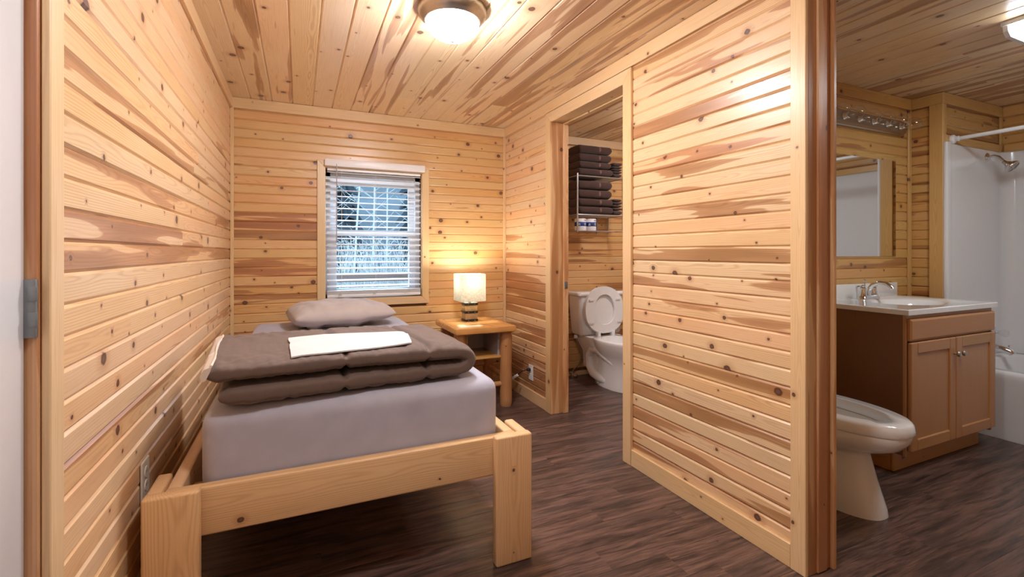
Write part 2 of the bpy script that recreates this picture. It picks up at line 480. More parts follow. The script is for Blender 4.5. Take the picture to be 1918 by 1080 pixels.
# ceiling
ceil = slab('ceiling', XL - 0.2, 4.9, YF - 0.2, 3.9, H + 0.015, H + 0.12)
random.seed(5)
def ceil_heart(k, u):
    if k > 17: return random.choice([0.45, 0.6, 0.75, 0.3])
    return {0: 0.1, 1: 0.45, 2: 0.4, 3: 0.1, 4: 0.05, 5: 0.1, 6: 0.65, 7: 0.6, 8: 0.15, 9: 0.35, 10: 0.45}.get(k, random.choice([0.55, 0.7, 0.4]))
boards(ceil, (-0.433, YF, H), (0, 1, 0), (1, 0, 0), YB - YF + 0.01, 0, 40, 0.131, mat=M['ceil'], c=0.006, d=0.006, joint=0.35, heart=ceil_heart)

# left wall with the entrance door
ZD = 2.03
wl = slab('wall_left', XL - 0.13, XL - 0.015, 1.16, YB + 0.15, 0, H + 0.01,
          extra=[(XL - 0.13, XL - 0.015, YF - 0.1, 0.18, 0, H + 0.01), (XL - 0.13, XL - 0.015, 0.18, 1.16, ZD + 0.03, H + 0.01)])
LH = {23: 0.85, 22: 0.1, 20: 0.7, 18: 0.85, 17: 0.95, 16: 0.1, 10: 0.5, 27: 0.45}
random.seed(21)
boards(wl, (XL, YF, 0), (0, 1, 0), (0, 0, 1), YB - YF, 1, 34, openings=[(0.15 - YF, 1.16 - YF, 0, ZD + 0.03)], joint=0.55,
       heart=lambda k, u: LH.get(k, random.choice([0.0, 0.1, 0.2])) if u < 3.6 else random.choice([0.1, 0.3, 0.5]))
# back wall (bedroom and half bath) with the window
WX0, WX1, WZ0, WZ1 = 0.18, 0.89, 0.785, 1.75
wb = slab('wall_back', XL - 0.1, WX0 - 0.0, YB + 0.015, YB + 0.15, 0, H + 0.01,
          extra=[(WX1, 3.2, YB + 0.015, YB + 0.15, 0, H + 0.01), (WX0, WX1, YB + 0.015, YB + 0.15, 0, WZ0), (WX0, WX1, YB + 0.015, YB + 0.15, WZ1, H + 0.01)])
random.seed(31)
def back_heart(k, u):
    x = XL + u
    if x < 0.2:
        if 15 <= k <= 21: return random.choice([0.6, 0.95, 0.85, 0.35])
        if k in (12, 13): return 0.75
        if k == 32: return 0.8
        return random.choice([0.0, 0.15, 0.25])
    if x < 1.7:
        return random.choice([0.05, 0.2, 0.4]) if k < 13 else random.choice([0.0, 0.0, 0.1])
    return random.choice([0.2, 0.35, 0.5])
boards(wb, (XL, YB, 0), (1, 0, 0), (0, 0, 1), XPB - 0.06 - XL - 0.06, 1, 34, openings=[(0.14 - XL, 0.93 - XL, 0.73, 1.79)], heart=back_heart, mat=M['amber'])
boards(wb, (XPB - 0.02, YB, 0), (1, 0, 0), (0, 0, 1), 1.3, 1, 34, heart=lambda k, u: random.choice([0.15, 0.3, 0.5, 0.65]), mat=M['amber'])
# partition between bedroom and bathrooms
DY0, DY1, DZ = 2.088, 2.885, 2.04
wp = slab('wall_partition', XP + 0.015, XPB - 0.015, 1.088, DY0 - 0.015, 0, H + 0.01,
          extra=[(XP + 0.015, XPB - 0.015, DY1 + 0.015, YB + 0.01, 0, H + 0.01), (XP + 0.015, XPB - 0.015, DY0 - 0.015, DY1 + 0.015, DZ + 0.02, H + 0.01)])
random.seed(43)
def part_heart(k, u):
    y = YB - u
    if y > 2.5:
        return random.choice([0.6, 0.85, 0.95]) if k < 15 else random.choice([0.0, 0.1, 0.35])
    return random.choice([0.25, 0.5, 0.6, 0.75]) if k < 18 else random.choice([0.1, 0.3, 0.55, 0.6])
PO = [(YB - 2.94, YB - 2.03, 0, 2.10)]
boards(wp, (XP, YB, 0), (0, -1, 0), (0, 0, 1), YB - 1.088, 1, 34, openings=PO, heart=part_heart)
boards(wp, (XPB, 1.10, 0), (0, 1, 0), (0, 0, 1), YV - 1.10, 1, 34)
boards(wp, (XPB, 1.965, 0), (0, 1, 0), (0, 0, 1), YB - 1.965, 1, 34, openings=[(0.05, 1.0, 0, 2.1)])
# vanity wall and the tub alcove
wv = slab('wall_vanity', XPB - 0.015, XT + 0.02, YV + 0.015, YV + 0.11, 0, H + 0.01)
random.seed(53)
boards(wv, (XPB, YV, 0), (1, 0, 0), (0, 0, 1), XT - XPB, 1, 34, heart=lambda k, u: random.choice([0.05, 0.2, 0.35]), mat=M['bathwood'])
wr = slab('wall_tub_head', XT + 0.015, XE + 0.1, YT + 0.015, YV + 0.11, 0, H + 0.01)
boards(wr, (XT, YV, 0), (0, -1, 0), (0, 0, 1), YV - YT, 1, 34, heart=lambda k, u: random.choice([0.2, 0.45, 0.7]), mat=M['bathwood'])
boards(wr, (XT, YT, 0), (1, 0, 0), (0, 0, 1), XE - XT, 28, 34, heart=lambda k, u: random.choice([0.3, 0.5, 0.7]), mat=M['bathwood'])
we = slab('wall_tub_side', XE + 0.015, XE + 0.1, YF - 0.1, YT + 0.02, 0, H + 0.01)
boards(we, (XE, YT, 0), (0, -1, 0), (0, 0, 1), 2.4, 28, 34, heart=lambda k, u: 0.4, mat=M['bathwood'])
wf = slab('wall_front', XL - 0.1, XE + 0.1, YF - 0.1, YF, 0, H + 0.01, M['trim'])
boards(wf, (XE, YF + 0.015, 0), (-1, 0, 0), (0, 0, 1), XE - XL, 1, 34, joint=1.0)
slab('wall_tub_foot', XT, XE + 0.01, 0.03, 0.13, 0, H + 0.01, M['trim'])
slab('wall_half_bath', 3.05, 3.15, YV + 0.11, YB + 0.02, 0, H + 0.01, M['trim'])

# crown boards, corner strips, baseboards
tr = iter(range(1, 99))
def tn(): return 'trim_%d' % next(tr)
CZ, CW = 2.1525, 0.073
trim(tn(), M['trim'], (XL, YB - 0.008, CZ), (XP, YB - 0.008, CZ), (0, 0, 1), CW, 0.016)
trim(tn(), M['trim'], (XL + 0.008, YF, CZ), (XL + 0.008, YB - 0.016, CZ), (0, 0, 1), CW, 0.016)
trim(tn(), M['trim'], (XP - 0.008, YB - 0.016, CZ), (XP - 0.008, 1.073, CZ), (0, 0, 1), CW, 0.016)
trim(tn(), M['trim'], (XPB, YB - 0.008, CZ), (3.05, YB - 0.008, CZ), (0, 0, 1), CW, 0.016)
trim(tn(), M['bathtrim'], (XPB, YV - 0.008, CZ), (XT, YV - 0.008, CZ), (0, 0, 1), CW, 0.016)
trim(tn(), M['bathtrim'], (XT - 0.008, YV - 0.016, CZ), (XT - 0.008, YT - 0.016, CZ), (0, 0, 1), CW, 0.016)
trim(tn(), M['bathtrim'], (XT, YT - 0.008, CZ), (XE, YT - 0.008, CZ), (0, 0, 1), CW, 0.016)
trim(tn(), M['bathtrim'], (XE - 0.008, YT - 0.016, CZ), (XE - 0.008, 0.13, CZ), (0, 0, 1), CW, 0.016)
trim(tn(), M['trim'], (XL + 0.011, YB - 0.008, 0), (XL + 0.011, YB - 0.008, 2.116), (1, 0, 0), 0.022, 0.016)
trim(tn(), M['trim'], (XP - 0.011, YB - 0.008, 0), (XP - 0.011, YB - 0.008, 2.116), (1, 0, 0), 0.022, 0.016)
trim(tn(), M['bathtrim'], (XT - 0.02, YV - 0.006, 0), (XT - 0.02, YV - 0.006, 2.116), (1, 0, 0), 0.036, 0.012)
trim(tn(), M['bathtrim'], (XT - 0.007, YT + 0.024, 0), (XT - 0.007, YT + 0.024, 2.116), (0, 1, 0), 0.075, 0.014)
trim(tn(), M['bathtrim'], (XT + 0.018, YT - 0.007, 0), (XT + 0.018, YT - 0.007, 2.116), (1, 0, 0), 0.036, 0.013)
trim(tn(), M['bathtrim'], (XE - 0.018, YT - 0.007, 1.86), (XE - 0.018, YT - 0.007, 2.116), (1, 0, 0), 0.036, 0.013)
trim(tn(), M['bathtrim'], (XT + 0.04, YT - 0.007, 1.885), (XE - 0.02, YT - 0.007, 1.885), (0, 0, 1), 0.055, 0.012)
trim(tn(), M['bathtrim'], (XE - 0.007, YT - 0.02, 1.885), (XE - 0.007, 0.13, 1.885), (0, 0, 1), 0.055, 0.012)
BH = 0.086
for nm, a, b in (('baseboard_left', (XL + 0.007, 1.2, BH / 2), (XL + 0.007, YB - 0.016, BH / 2)),
                 ('baseboard_back', (XL + 0.014, YB - 0.007, BH / 2), (XP, YB - 0.007, BH / 2)),
                 ('baseboard_partition_far', (XP - 0.007, YB - 0.014, BH / 2), (XP - 0.007, 2.965, BH / 2)),
                 ('baseboard_partition_near', (XP - 0.007, 2.02, BH / 2), (XP - 0.007, 1.13, BH / 2)),
                 ('baseboard_half_bath', (XPB + 0.01, YB - 0.005, 0.02), (3.04, YB - 0.005, 0.02))):
    trim(nm, M['trim'], a, b, (0, 0, 1), BH if 'half' not in nm else 0.04, 0.014 if 'half' not in nm else 0.01)

# partition end: casing, jamb and the casing of the other side
trim(tn(), M['trim'], (XP - 0.0075, 1.1015, 0), (XP - 0.0075, 1.1015, 2.116), (0, 1, 0), 0.057, 0.015)
ej = trim(tn(), M['jamb'], ((XP + XPB) / 2, 1.080, 0), ((XP + XPB) / 2, 1.080, H), (1, 0, 0), XPB - XP, 0.014, heart=0.5)
trim('jamb_stop', M['jamb'], ((XP + XPB) / 2 + 0.008, 1.069, 0.004), ((XP + XPB) / 2 + 0.008, 1.069, H), (1, 0, 0), 0.05, 0.008, parent=ej, heart=0.4)
trim(tn(), M['jamb'], (XPB + 0.008, 1.087, 0), (XPB + 0.008, 1.087, H), (0, 1, 0), 0.057, 0.016, heart=0.55)

# doorway of the half bath: jambs with a slot for the sliding door, and mitred casing
def mitred(name, quad, axis_x, zd, thick, nrm, parent=None):
    """flat casing piece from a 4-point outline on the wall, extruded by thick along nrm"""
    nrm = Vector(nrm)
    c = sum((Vector(q) for q in quad), Vector()) / 4
    mb = MB()
    mb.loft([[Vector(q) for q in quad], [Vector(q) + nrm * thick for q in quad]])
    fr = frame(c, axis_x, zd)
    o = mb.build(name, M['trim'], parent, loc=c, rot=fr.to_3x3().to_4x4(), bevel=0.002, seg=1)
    return o if parent else tag(o, kind='structure')
dw = trim('door_2', M['jamb'], ((XP + XPB) / 2 - 0.006, DY1 + 0.008, 0), ((XP + XPB) / 2 - 0.006, DY1 + 0.008, DZ + 0.016), (1, 0, 0), XPB - XP + 0.02, 0.016, heart=0.35)
trim('jamb', M['jamb'], ((XP + XPB) / 2 - 0.006, DY0 - 0.008, 0), ((XP + XPB) / 2 - 0.006, DY0 - 0.008, DZ + 0.016), (1, 0, 0), XPB - XP + 0.02, 0.016, parent=dw)
trim('head_jamb', M['trim'], ((XP + XPB) / 2 - 0.006, DY0, DZ + 0.008), ((XP + XPB) / 2 - 0.006, DY1, DZ + 0.008), (1, 0, 0), XPB - XP + 0.02, 0.016, parent=dw)
for yy, s in ((DY1 - 0.006, 1), (DY0 + 0.006, -1)):
    trim('door_stop', M['jamb'], (XPB - 0.018, yy, 0), (XPB - 0.018, yy, DZ - 0.012), (1, 0, 0), 0.040, 0.012, parent=dw, heart=0.3)
trim('door_stop', M['trim'], (XPB - 0.018, DY0, DZ - 0.006), (XPB - 0.018, DY1, DZ - 0.006), (1, 0, 0), 0.040, 0.012, parent=dw)
MB().box(XPB - 0.030, XPB - 0.006, DY1 - 0.0145, DY1 - 0.012, 0.875, 0.925).build('strike_plate', M['steel'], dw, bevel=0.001)
cx = XP - 0.0005
c0, c1, w = DY0 - 0.002, DY1 + 0.012, 0.068
zt = DZ + 0.004
mitred(tn(), [(cx, c1, 0), (cx, c1 + w, 0), (cx, c1 + w, zt + w), (cx, c1, zt)], (0, 0, 1), (0, 1, 0), 0.016, (-1, 0, 0))
mitred(tn(), [(cx, c0 - w, 0), (cx, c0, 0), (cx, c0, zt), (cx, c0 - w, zt + w)], (0, 0, 1), (0, 1, 0), 0.016, (-1, 0, 0))
mitred(tn(), [(cx, c0, zt), (cx, c1, zt), (cx, c1 + w, zt + w), (cx, c0 - w, zt + w)], (0, -1, 0), (0, 0, 1), 0.016, (-1, 0, 0))

# entrance door in the left wall: white leaf, stained frame, hinge
d1 = tag(MB().box(XL - 0.062, XL - 0.018, 0.215, 1.118, 0.012, ZD).build('door_1', M['doorw'], bevel=0.003), kind='structure')
trim('door_frame', M['jamb'], (XL - 0.058, 1.134, 0), (XL - 0.058, 1.134, ZD + 0.03), (1, 0, 0), 0.112, 0.020, parent=d1, heart=0.3)
trim('door_frame', M['jamb'], (XL - 0.058, 0.199, 0), (XL - 0.058, 0.199, ZD + 0.03), (1, 0, 0), 0.112, 0.020, parent=d1)
trim('door_frame', M['jamb'], (XL - 0.058, 0.209, ZD + 0.018), (XL - 0.058, 1.124, ZD + 0.018), (1, 0, 0), 0.112, 0.020, parent=d1)
MB().box(XL - 0.030, XL - 0.021, 1.118, 1.1235, 0.012, ZD).build('weatherstrip', M['weather'], d1)
for zc in (0.30, 1.03, 1.78):
    hg = MB().box(XL - 0.022, XL - 0.0015, 1.114, 1.1245, zc - 0.052, zc + 0.052).build('hinge', M['steel'], d1, bevel=0.001)
    for q in (-0.020, 0.026):
        MB().box(XL - 0.013, XL + 0.0012, 1.1125, 1.116, zc + q - 0.013, zc + q + 0.013).build('knuckle', M['steel'], hg, bevel=0.001)
trim(tn(), M['trim'], (XL + 0.006, 1.1585, 0), (XL + 0.006, 1.1585, ZD + 0.085), (0, 1, 0), 0.055, 0.014)
trim(tn(), M['trim'], (XL + 0.006, 0.165, 0), (XL + 0.006, 0.165, ZD + 0.085), (0, 1, 0), 0.055, 0.014)
trim(tn(), M['trim'], (XL + 0.006, 0.193, ZD + 0.057), (XL + 0.006, 1.13, ZD + 0.057), (0, 0, 1), 0.055, 0.014)

# window
win = tag(MB().box(WX0, WX0 + 0.035, YB + 0.07, YB + 0.14, WZ0, WZ1).box(WX1 - 0.035, WX1, YB + 0.07, YB + 0.14, WZ0, WZ1)
          .box(WX0, WX1, YB + 0.07, YB + 0.14, WZ0, WZ0 + 0.03).box(WX0, WX1, YB + 0.07, YB + 0.14, WZ1 - 0.05, WZ1)
          .build('window_1', M['vinyl']), kind='structure')
GX0, GX1, GZ0, GZ1, GM = 0.262, 0.808, 0.855, 1.645, 1.278
def sash(nm, z0, z1, y0, y1, gz0, gz1):
    s = MB().box(WX0 + 0.035, GX0, y0, y1, z0, z1).box(GX1, WX1 - 0.035, y0, y1, z0, z1) \
            .box(GX0, GX1, y0, y1, z0, gz0).box(GX0, GX1, y0, y1, gz1, z1).build(nm, M['vinyl'], win)
    MB().box(GX0, GX1, y0 + 0.012, y0 + 0.016, gz0, gz1).build('pane', M['glass'], s)
sash('upper_sash', GM - 0.022, WZ1 - 0.05, YB + 0.107, YB + 0.135, GM + 0.02, GZ1)
sash('lower_sash', WZ0 + 0.03, GM + 0.024, YB + 0.075, YB + 0.104, GZ0, GM - 0.022)
for a, b, wd, ww, th in (((WX0 - 0.006, YB + 0.035, WZ0), (WX0 - 0.006, YB + 0.035, WZ1), (0, 1, 0), 0.07, 0.012),
                         ((WX1 + 0.006, YB + 0.035, WZ0), (WX1 + 0.006, YB + 0.035, WZ1), (0, 1, 0), 0.07, 0.012),
                         ((WX0, YB + 0.035, WZ0 - 0.006), (WX1, YB + 0.035, WZ0 - 0.006), (0, 1, 0), 0.07, 0.012),
                         ((WX0, YB + 0.035, WZ1 + 0.006), (WX1, YB + 0.035, WZ1 + 0.006), (0, 1, 0), 0.07, 0.012)):
    trim('reveal', M['trim'], a, b, wd, ww, th, parent=win)
cw, cy = 0.056, YB + 0.001
a0, a1, b0, b1 = WX0 - 0.002, WX1 + 0.002, WZ0 - 0.002, WZ1 + 0.002
for quad, ax, zd in (([(a0 - cw, cy, b0 - cw), (a0, cy, b0), (a0, cy, b1), (a0 - cw, cy, b1 + cw)], (0, 0, 1), (-1, 0, 0)),
                     ([(a1, cy, b0), (a1 + cw, cy, b0 - cw), (a1 + cw, cy, b1 + cw), (a1, cy, b1)], (0, 0, 1), (-1, 0, 0)),
                     ([(a0 - cw, cy, b0 - cw), (a1 + cw, cy, b0 - cw), (a1, cy, b0), (a0, cy, b0)], (1, 0, 0), (0, 0, 1)),
                     ([(a0, cy, b1), (a1, cy, b1), (a1 + cw, cy, b1 + cw), (a0 - cw, cy, b1 + cw)], (1, 0, 0), (0, 0, 1))):
    mitred('casing', quad, ax, zd, 0.016, (0, -1, 0), win)

# ================================================================== OUTSIDE
tag(MB().box(-60, 60, 3.95, 80, -1.0, -0.6).build('ground', M['earth']), kind='structure')
hm = MB(); nx, ny = 40, 12
vs_ = [(-60 + 120 * i / nx, 30 + 30 * j / ny, -0.7 + 13 * (j / ny) ** 0.8 + 1.5 * noise.noise(Vector((i * .4, j * .4, 0)))) for j in range(ny + 1) for i in range(nx + 1)]
hm.add(vs_, [(j * (nx + 1) + i, j * (nx + 1) + i + 1, (j + 1) * (nx + 1) + i + 1, (j + 1) * (nx + 1) + i) for j in range(ny) for i in range(nx)])
tag(hm.build('hillside', M['needles'], smooth=True), kind='structure')
dk = empty('deck_railing', (0.5, 5.2, -0.6), 'weathered wooden deck railing outside the window', 'railing')
timber('top_rail', M['deck'], dk, (-2.2, 5.2, 0.86), (3.2, 5.2, 0.86), (0, 0, 1), 0.075, 0.05, 0.006)
for x in (-2.0, -0.6, 1.3, 3.0):
    timber('post', M['deck'], dk, (x, 5.2, -0.6), (x, 5.2, 0.82), (1, 0, 0), 0.09, 0.06, 0.006)
random.seed(77)
def conifer(x, y, h, label):
    c = empty('conifer', (x, y, -0.6), label, 'tree', 'conifers beyond the window')
    MB().tube([(x, y, -0.6), (x, y, h * 0.9)], [0.16, 0.03], 8).build('trunk', M['bark'], c)
    mb = MB()
    for k in range(15):
        f = k / 15; z = 0.1 + f * h; R = (1 - f) * h * 0.17 + 0.12
        n = 22; ph = random.random() * 6
        ring = [Vector((x + R * (1 if j % 2 else 0.55) * random.uniform(0.8, 1.1) * math.cos(ph + 2 * PI * j / n),
                        y + R * (1 if j % 2 else 0.55) * random.uniform(0.8, 1.1) * math.sin(ph + 2 * PI * j / n),
                        z - R * 0.35 * (1 if j % 2 else 0.6))) for j in range(n)]
        b = len(mb.v)
        mb.v += ring + [Vector((x, y, z + h / 15 * 1.5)), Vector((x, y, z - R * 0.1))]
        for j in range(n):
            mb.f.append((b + j, b + (j + 1) % n, b + n)); mb.f.append((b + (j + 1) % n, b + j, b + n + 1))
    mb.build('foliage', M['needles'], c)
for i in range(9):
    conifer(-1.5 + i * 1.75, (16.0, 20.5, 25.0)[i % 3], (7.0, 8.0, 9.0)[i % 3], 'dark conifer standing beyond the reeds outside the window')
for i in range(9):
    x, y = -0.6 + i * 0.62 + random.uniform(-.15, .15), 12.4 + (i % 3) * 0.95
    t_ = empty('bare_tree', (x, y, -0.6), 'slim bare pale tree outside the window', 'tree', 'bare trees beyond the window')
    hh = random.uniform(5, 7); lean = random.uniform(-.5, .5)
    MB().tube([(x, y, -0.6), (x + lean * .3, y, 1.5), (x + lean, y, hh)], [0.030, 0.024, 0.010], 7).build('trunk', M['reed'], t_, smooth=True)
    for q in range(16):
        z = random.uniform(0.9, 4.4); s = random.choice((-1, 1)); L = random.uniform(.3, .8)
        bx = x + lean * max(0, (z - 1.5) / (hh - 1.5))
        MB().tube([(bx, y, z), (bx + s * L * .5, y + random.uniform(-.3, .3), z + L * .35), (bx + s * L, y + random.uniform(-.4, .4), z + L * .9)], [0.009, 0.006, 0.003], 5).build('branch', M['reed'], t_)
rd = MB()
for i in range(1500):
    y = random.uniform(6.2, 11.0); x = 0.55 * y / 3.8 + random.uniform(-2.0, 2.2); h = random.uniform(1.0, 2.1) * (0.75 + 0.03 * y)
    a = random.uniform(0, 2 * PI); b = random.uniform(0.15, 0.9); wd = random.uniform(0.003, 0.008)
    pts = [(x, y, -0.6), (x + b * .2 * math.cos(a), y + b * .2 * math.sin(a), -0.6 + h * .55),
           (x + b * .6 * math.cos(a), y + b * .6 * math.sin(a), -0.6 + h * .93), (x + b * 1.1 * math.cos(a), y + b * 1.1 * math.sin(a), -0.6 + h * random.uniform(.75, 1.05))]
    rd.tube(pts, [wd, wd * .8, wd * .6, wd * .3], 3, caps=False)
tag(rd.build('dry_reeds', M['reed']), 'tangle of pale dry reeds outside the window', 'reeds', kind='stuff')

# ================================================================== BLIND
bl = empty('window_blind', (0.535, YB - 0.01, 0.79), 'white slatted blind hanging in the window', 'blind')
MB().box(0.172, 0.908, YB - 0.050, YB - 0.019, 1.760, 1.812).build('valance', M['blind'], bl, bevel=0.004)
MB().box(0.19, 0.88, YB - 0.016, YB + 0.038, 1.732, 1.7485).build('head_rail', M['blind'], bl, bevel=0.003)
def slat_mesh():
    mb = MB(); L = 0.345; W = 0.024
    pts = [(-W, -0.0005), (-W * .5, 0.0018), (0, 0.0026), (W * .5, 0.0018), (W, -0.0005), (W, -0.0030), (0, -0.0012), (-W, -0.0030)]
    mb.loft([[Vector((s * L, y, z)) for y, z in pts] for s in (-1, 1)])
    me = bpy.data.meshes.new('slat'); me.from_pydata(mb.v, [], mb.f); me.materials.append(M['blind']); return me
SM = slat_mesh()
zs = [0.880 + 0.0445 * i for i in range(20)] + [0.822, 0.828, 0.834, 0.840, 0.846]
for z in zs:
    o = bpy.data.objects.new('slat', SM)
    link(o, bl, Matrix.Translation((0.535, YB + 0.011, z)) @ Matrix.Rotation(math.radians(11 if z > .86 else 0), 4, 'X'))
MB().box(0.19, 0.88, YB - 0.013, YB + 0.035, 0.796, 0.818).build('bottom_rail', M['blind'], bl, bevel=0.003)
for x in (0.29, 0.535, 0.78):
    cd = MB().tube([(x, YB - 0.0155, 0.80), (x, YB - 0.0155, 1.735)], 0.0012, 5).build('ladder_cord', M['blind'], bl)
    kn = MB()
    for q in range(5):
        a = random.uniform(0, PI)
        kn.tube([(x, YB - 0.016, 0.815), (x + .02 * math.cos(a), YB - .018, .815 + .02 * math.sin(a)), (x + .026 * math.cos(a + .8), YB - .018, .812 + .016 * math.sin(a + .8))], 0.0012, 5)
    kn.build('cord_knot', M['ivory'], cd)
MB().tube([(0.252, YB - 0.056, 1.775), (0.252, YB - 0.056, 1.74), (0.252, YB - 0.052, 1.20)], [0.003, 0.004, 0.0045], 6).build('tilt_wand', M['greyp'], bl, smooth=True)

# ================================================================== BED
bed = empty('bed_frame', (0.20, 2.6, 0), 'pine bed frame of thick boards beside the left wall', 'bed')
BW = M['bedwood']
timber('foot_rail', BW, bed, (-0.345, 1.619, 0.385), (0.745, 1.619, 0.385), (0, 0, 1), 0.14, 0.038, 0.006)
timber('head_rail', BW, bed, (-0.345, 3.652, 0.385), (0.745, 3.652, 0.385), (0, 0, 1), 0.14, 0.038, 0.006)
timber('side_rail', BW, bed, (0.725, 1.639, 0.385), (0.725, 3.632, 0.385), (0, 0, 1), 0.14, 0.038, 0.006)
timber('side_rail', BW, bed, (-0.325, 1.639, 0.385), (-0.325, 3.632, 0.385), (0, 0, 1), 0.14, 0.038, 0.006)
def bed_leg(x0, x1, side, y0, ysg):
    xc = (x0 + x1) / 2
    l = timber('leg', BW, bed, (xc, y0, 0), (xc, y0, 0.465), (1, 0, 0), x1 - x0, 0.040, 0.008)
    xs = x1 - 0.020 if side > 0 else x0 + 0.020
    timber('leg_side_board', BW, l, (xs, y0 + ysg * 0.088, 0), (xs, y0 + ysg * 0.088, 0.462), (0, 1, 0), 0.135, 0.038, 0.008)
    return l
bed_leg(0.644, 0.787, 1, 1.579, 1)
bed_leg(-0.387, -0.253, -1, 1.579, 1)
bed_leg(0.644, 0.787, 1, 3.692, -1)
bed_leg(-0.387, -0.253, -1, 3.692, -1)
for i in range(9):
    y = 1.75 + i * 0.22
    timber('bed_slat', BW, bed, (-0.305, y, 0.386), (0.705, y, 0.386), (0, 1, 0), 0.09, 0.018, 0.002)

# mattress in a fitted sheet
def rounded_box(name, mat, x0, x1, y0, y1, z0, z1, r, nseg=(36, 60, 14), wr=0.004, fs=5.0, loc=None):
    bm = bmesh.new(); hx, hy, hz = (x1 - x0) / 2, (y1 - y0) / 2, (z1 - z0) / 2
    c = Vector(((x0 + x1) / 2, (y0 + y1) / 2, (z0 + z1) / 2))
    idx = {}
    def vert(p):
        k = tuple(round(q, 5) for q in p)
        if k not in idx:
            core = Vector((max(-hx + r, min(hx - r, p[0])), max(-hy + r, min(hy - r, p[1])), max(-hz + r, min(hz - r, p[2]))))
            dlt = Vector(p) - core
            q = core + (dlt.normalized() * r if dlt.length > 1e-6 else Vector())
            w = c + q
            nn = dlt.normalized() if dlt.length > 1e-6 else Vector((0, 0, 1))
            w += nn * wr * noise.noise(w * fs)
            idx[k] = bm.verts.new(w - Vector((c.x, c.y, z0)))
        return idx[k]
    def lin(h, n):
        inner = [-h + r + (2 * h - 2 * r) * i / n for i in range(n + 1)]
        e = [-h + r * (1 - math.cos(PI / 2 * i / 4)) * 0 + -0 for i in range(0)]
        ed = [r * (i / 4) for i in range(4)]
        return [-h + q for q in ed] + inner + [h - q for q in reversed(ed)]
    lx, ly, lz = lin(hx, nseg[0]), lin(hy, nseg[1]), lin(hz, nseg[2])
    for axis, (la, lb) in enumerate(((ly, lz), (lx, lz), (lx, ly))):
        hh = (hx, hy, hz)[axis]
        for s in (-1, 1):
            for i in range(len(la) - 1):
                for j in range(len(lb) - 1):
                    q = []
                    for (ii, jj) in ((i, j), (i + 1, j), (i + 1, j + 1), (i, j + 1)):
                        p = [0, 0, 0]; p[axis] = s * hh
                        o_ = [k for k in range(3) if k != axis]; p[o_[0]] = la[ii]; p[o_[1]] = lb[jj]
                        q.append(vert(p))
                    if len(set(q)) == 4:
                        try: bm.faces.new(q)
                        except ValueError: pass
    bmesh.ops.recalc_face_normals(bm, faces=bm.faces)
    me = bpy.data.meshes.new(name); bm.to_mesh(me); bm.free(); me.shade_smooth(); me.materials.append(mat)
    o = bpy.data.objects.new(name, me)
    return link(o, None, Matrix.Translation((c.x, c.y, z0)))
tag(rounded_box('mattress', M['sheet'], -0.268, 0.692, 1.648, 3.60, 0.396, 0.655, 0.05, wr=0.003, fs=3.5),
    'thick mattress in a lavender grey fitted sheet on the bed', 'mattress')
MT = 0.658

# pillow
def pillow():
    mb = MB(); nu, nv = 60, 40; L, W, Hh = 0.318, 0.215, 0.090
    top = []
    for s in (1, -1):
        for j in range(nv + 1):
            for i in range(nu + 1):
                u, v = -1 + 2 * i / nu, -1 + 2 * j / nv
                e = max(0, 1 - abs(u) ** (4.5 if u < 0 else 2.1)) ** 0.5 * max(0, 1 - abs(v) ** 2.4) ** 0.5
                pin = 1 - 0.07 * (v * v) * (1 - abs(u)) ; pin2 = 1 - 0.10 * (u * u) * (1 - abs(v))
                x, y = u * L * (1 - 0.06 * (1 - abs(v)) * 0 - 0.04 * v * v), v * W * (1 - 0.08 * u * u)
                wr = 0.010 * noise.noise(Vector((u * 3.0 + 4, v * 2.2, s))) + 0.006 * noise.noise(Vector((u * 9, v * 4 + 2, s * 3))) * (abs(u) ** 1.5 + 0.2)
                z = s * Hh * e * (1.0 if s > 0 else 0.75) + wr * e * 1.6
                mb.v.append(Vector((x, y, z + 0.066)))
    N = (nu + 1) * (nv + 1)
    for s in (0, 1):
        for j in range(nv):
            for i in range(nu):
                a = s * N + j * (nu + 1) + i
                q = (a, a + 1, a + nu + 2, a + nu + 1)
                mb.f.append(q if s == 0 else tuple(reversed(q)))
    me = bpy.data.meshes.new('pillow')
    me.from_pydata(mb.v, [], mb.f)
    bm = bmesh.new(); bm.from_mesh(me); bmesh.ops.remove_doubles(bm, verts=bm.verts, dist=0.0004)
    lo = min(v.co.z for v in bm.verts)
    for v in bm.verts:
        v.co.z -= lo
        if v.co.z < 0.02: v.co.z *= 0.35
    bmesh.ops.recalc_face_normals(bm, faces=bm.faces); bm.to_mesh(me); bm.free()
    me.shade_smooth(); me.materials.append(M['pillow'])
    o = bpy.data.objects.new('pillow', me)
    return link(o, None, Matrix.Translation((0.254, 3.275, MT)) @ Matrix.Rotation(math.radians(9), 4, 'Z') @ Matrix.Rotation(math.radians(1.0), 4, 'X'))
tag(pillow(), 'plump taupe pillow lying at the head of the bed', 'pillow')

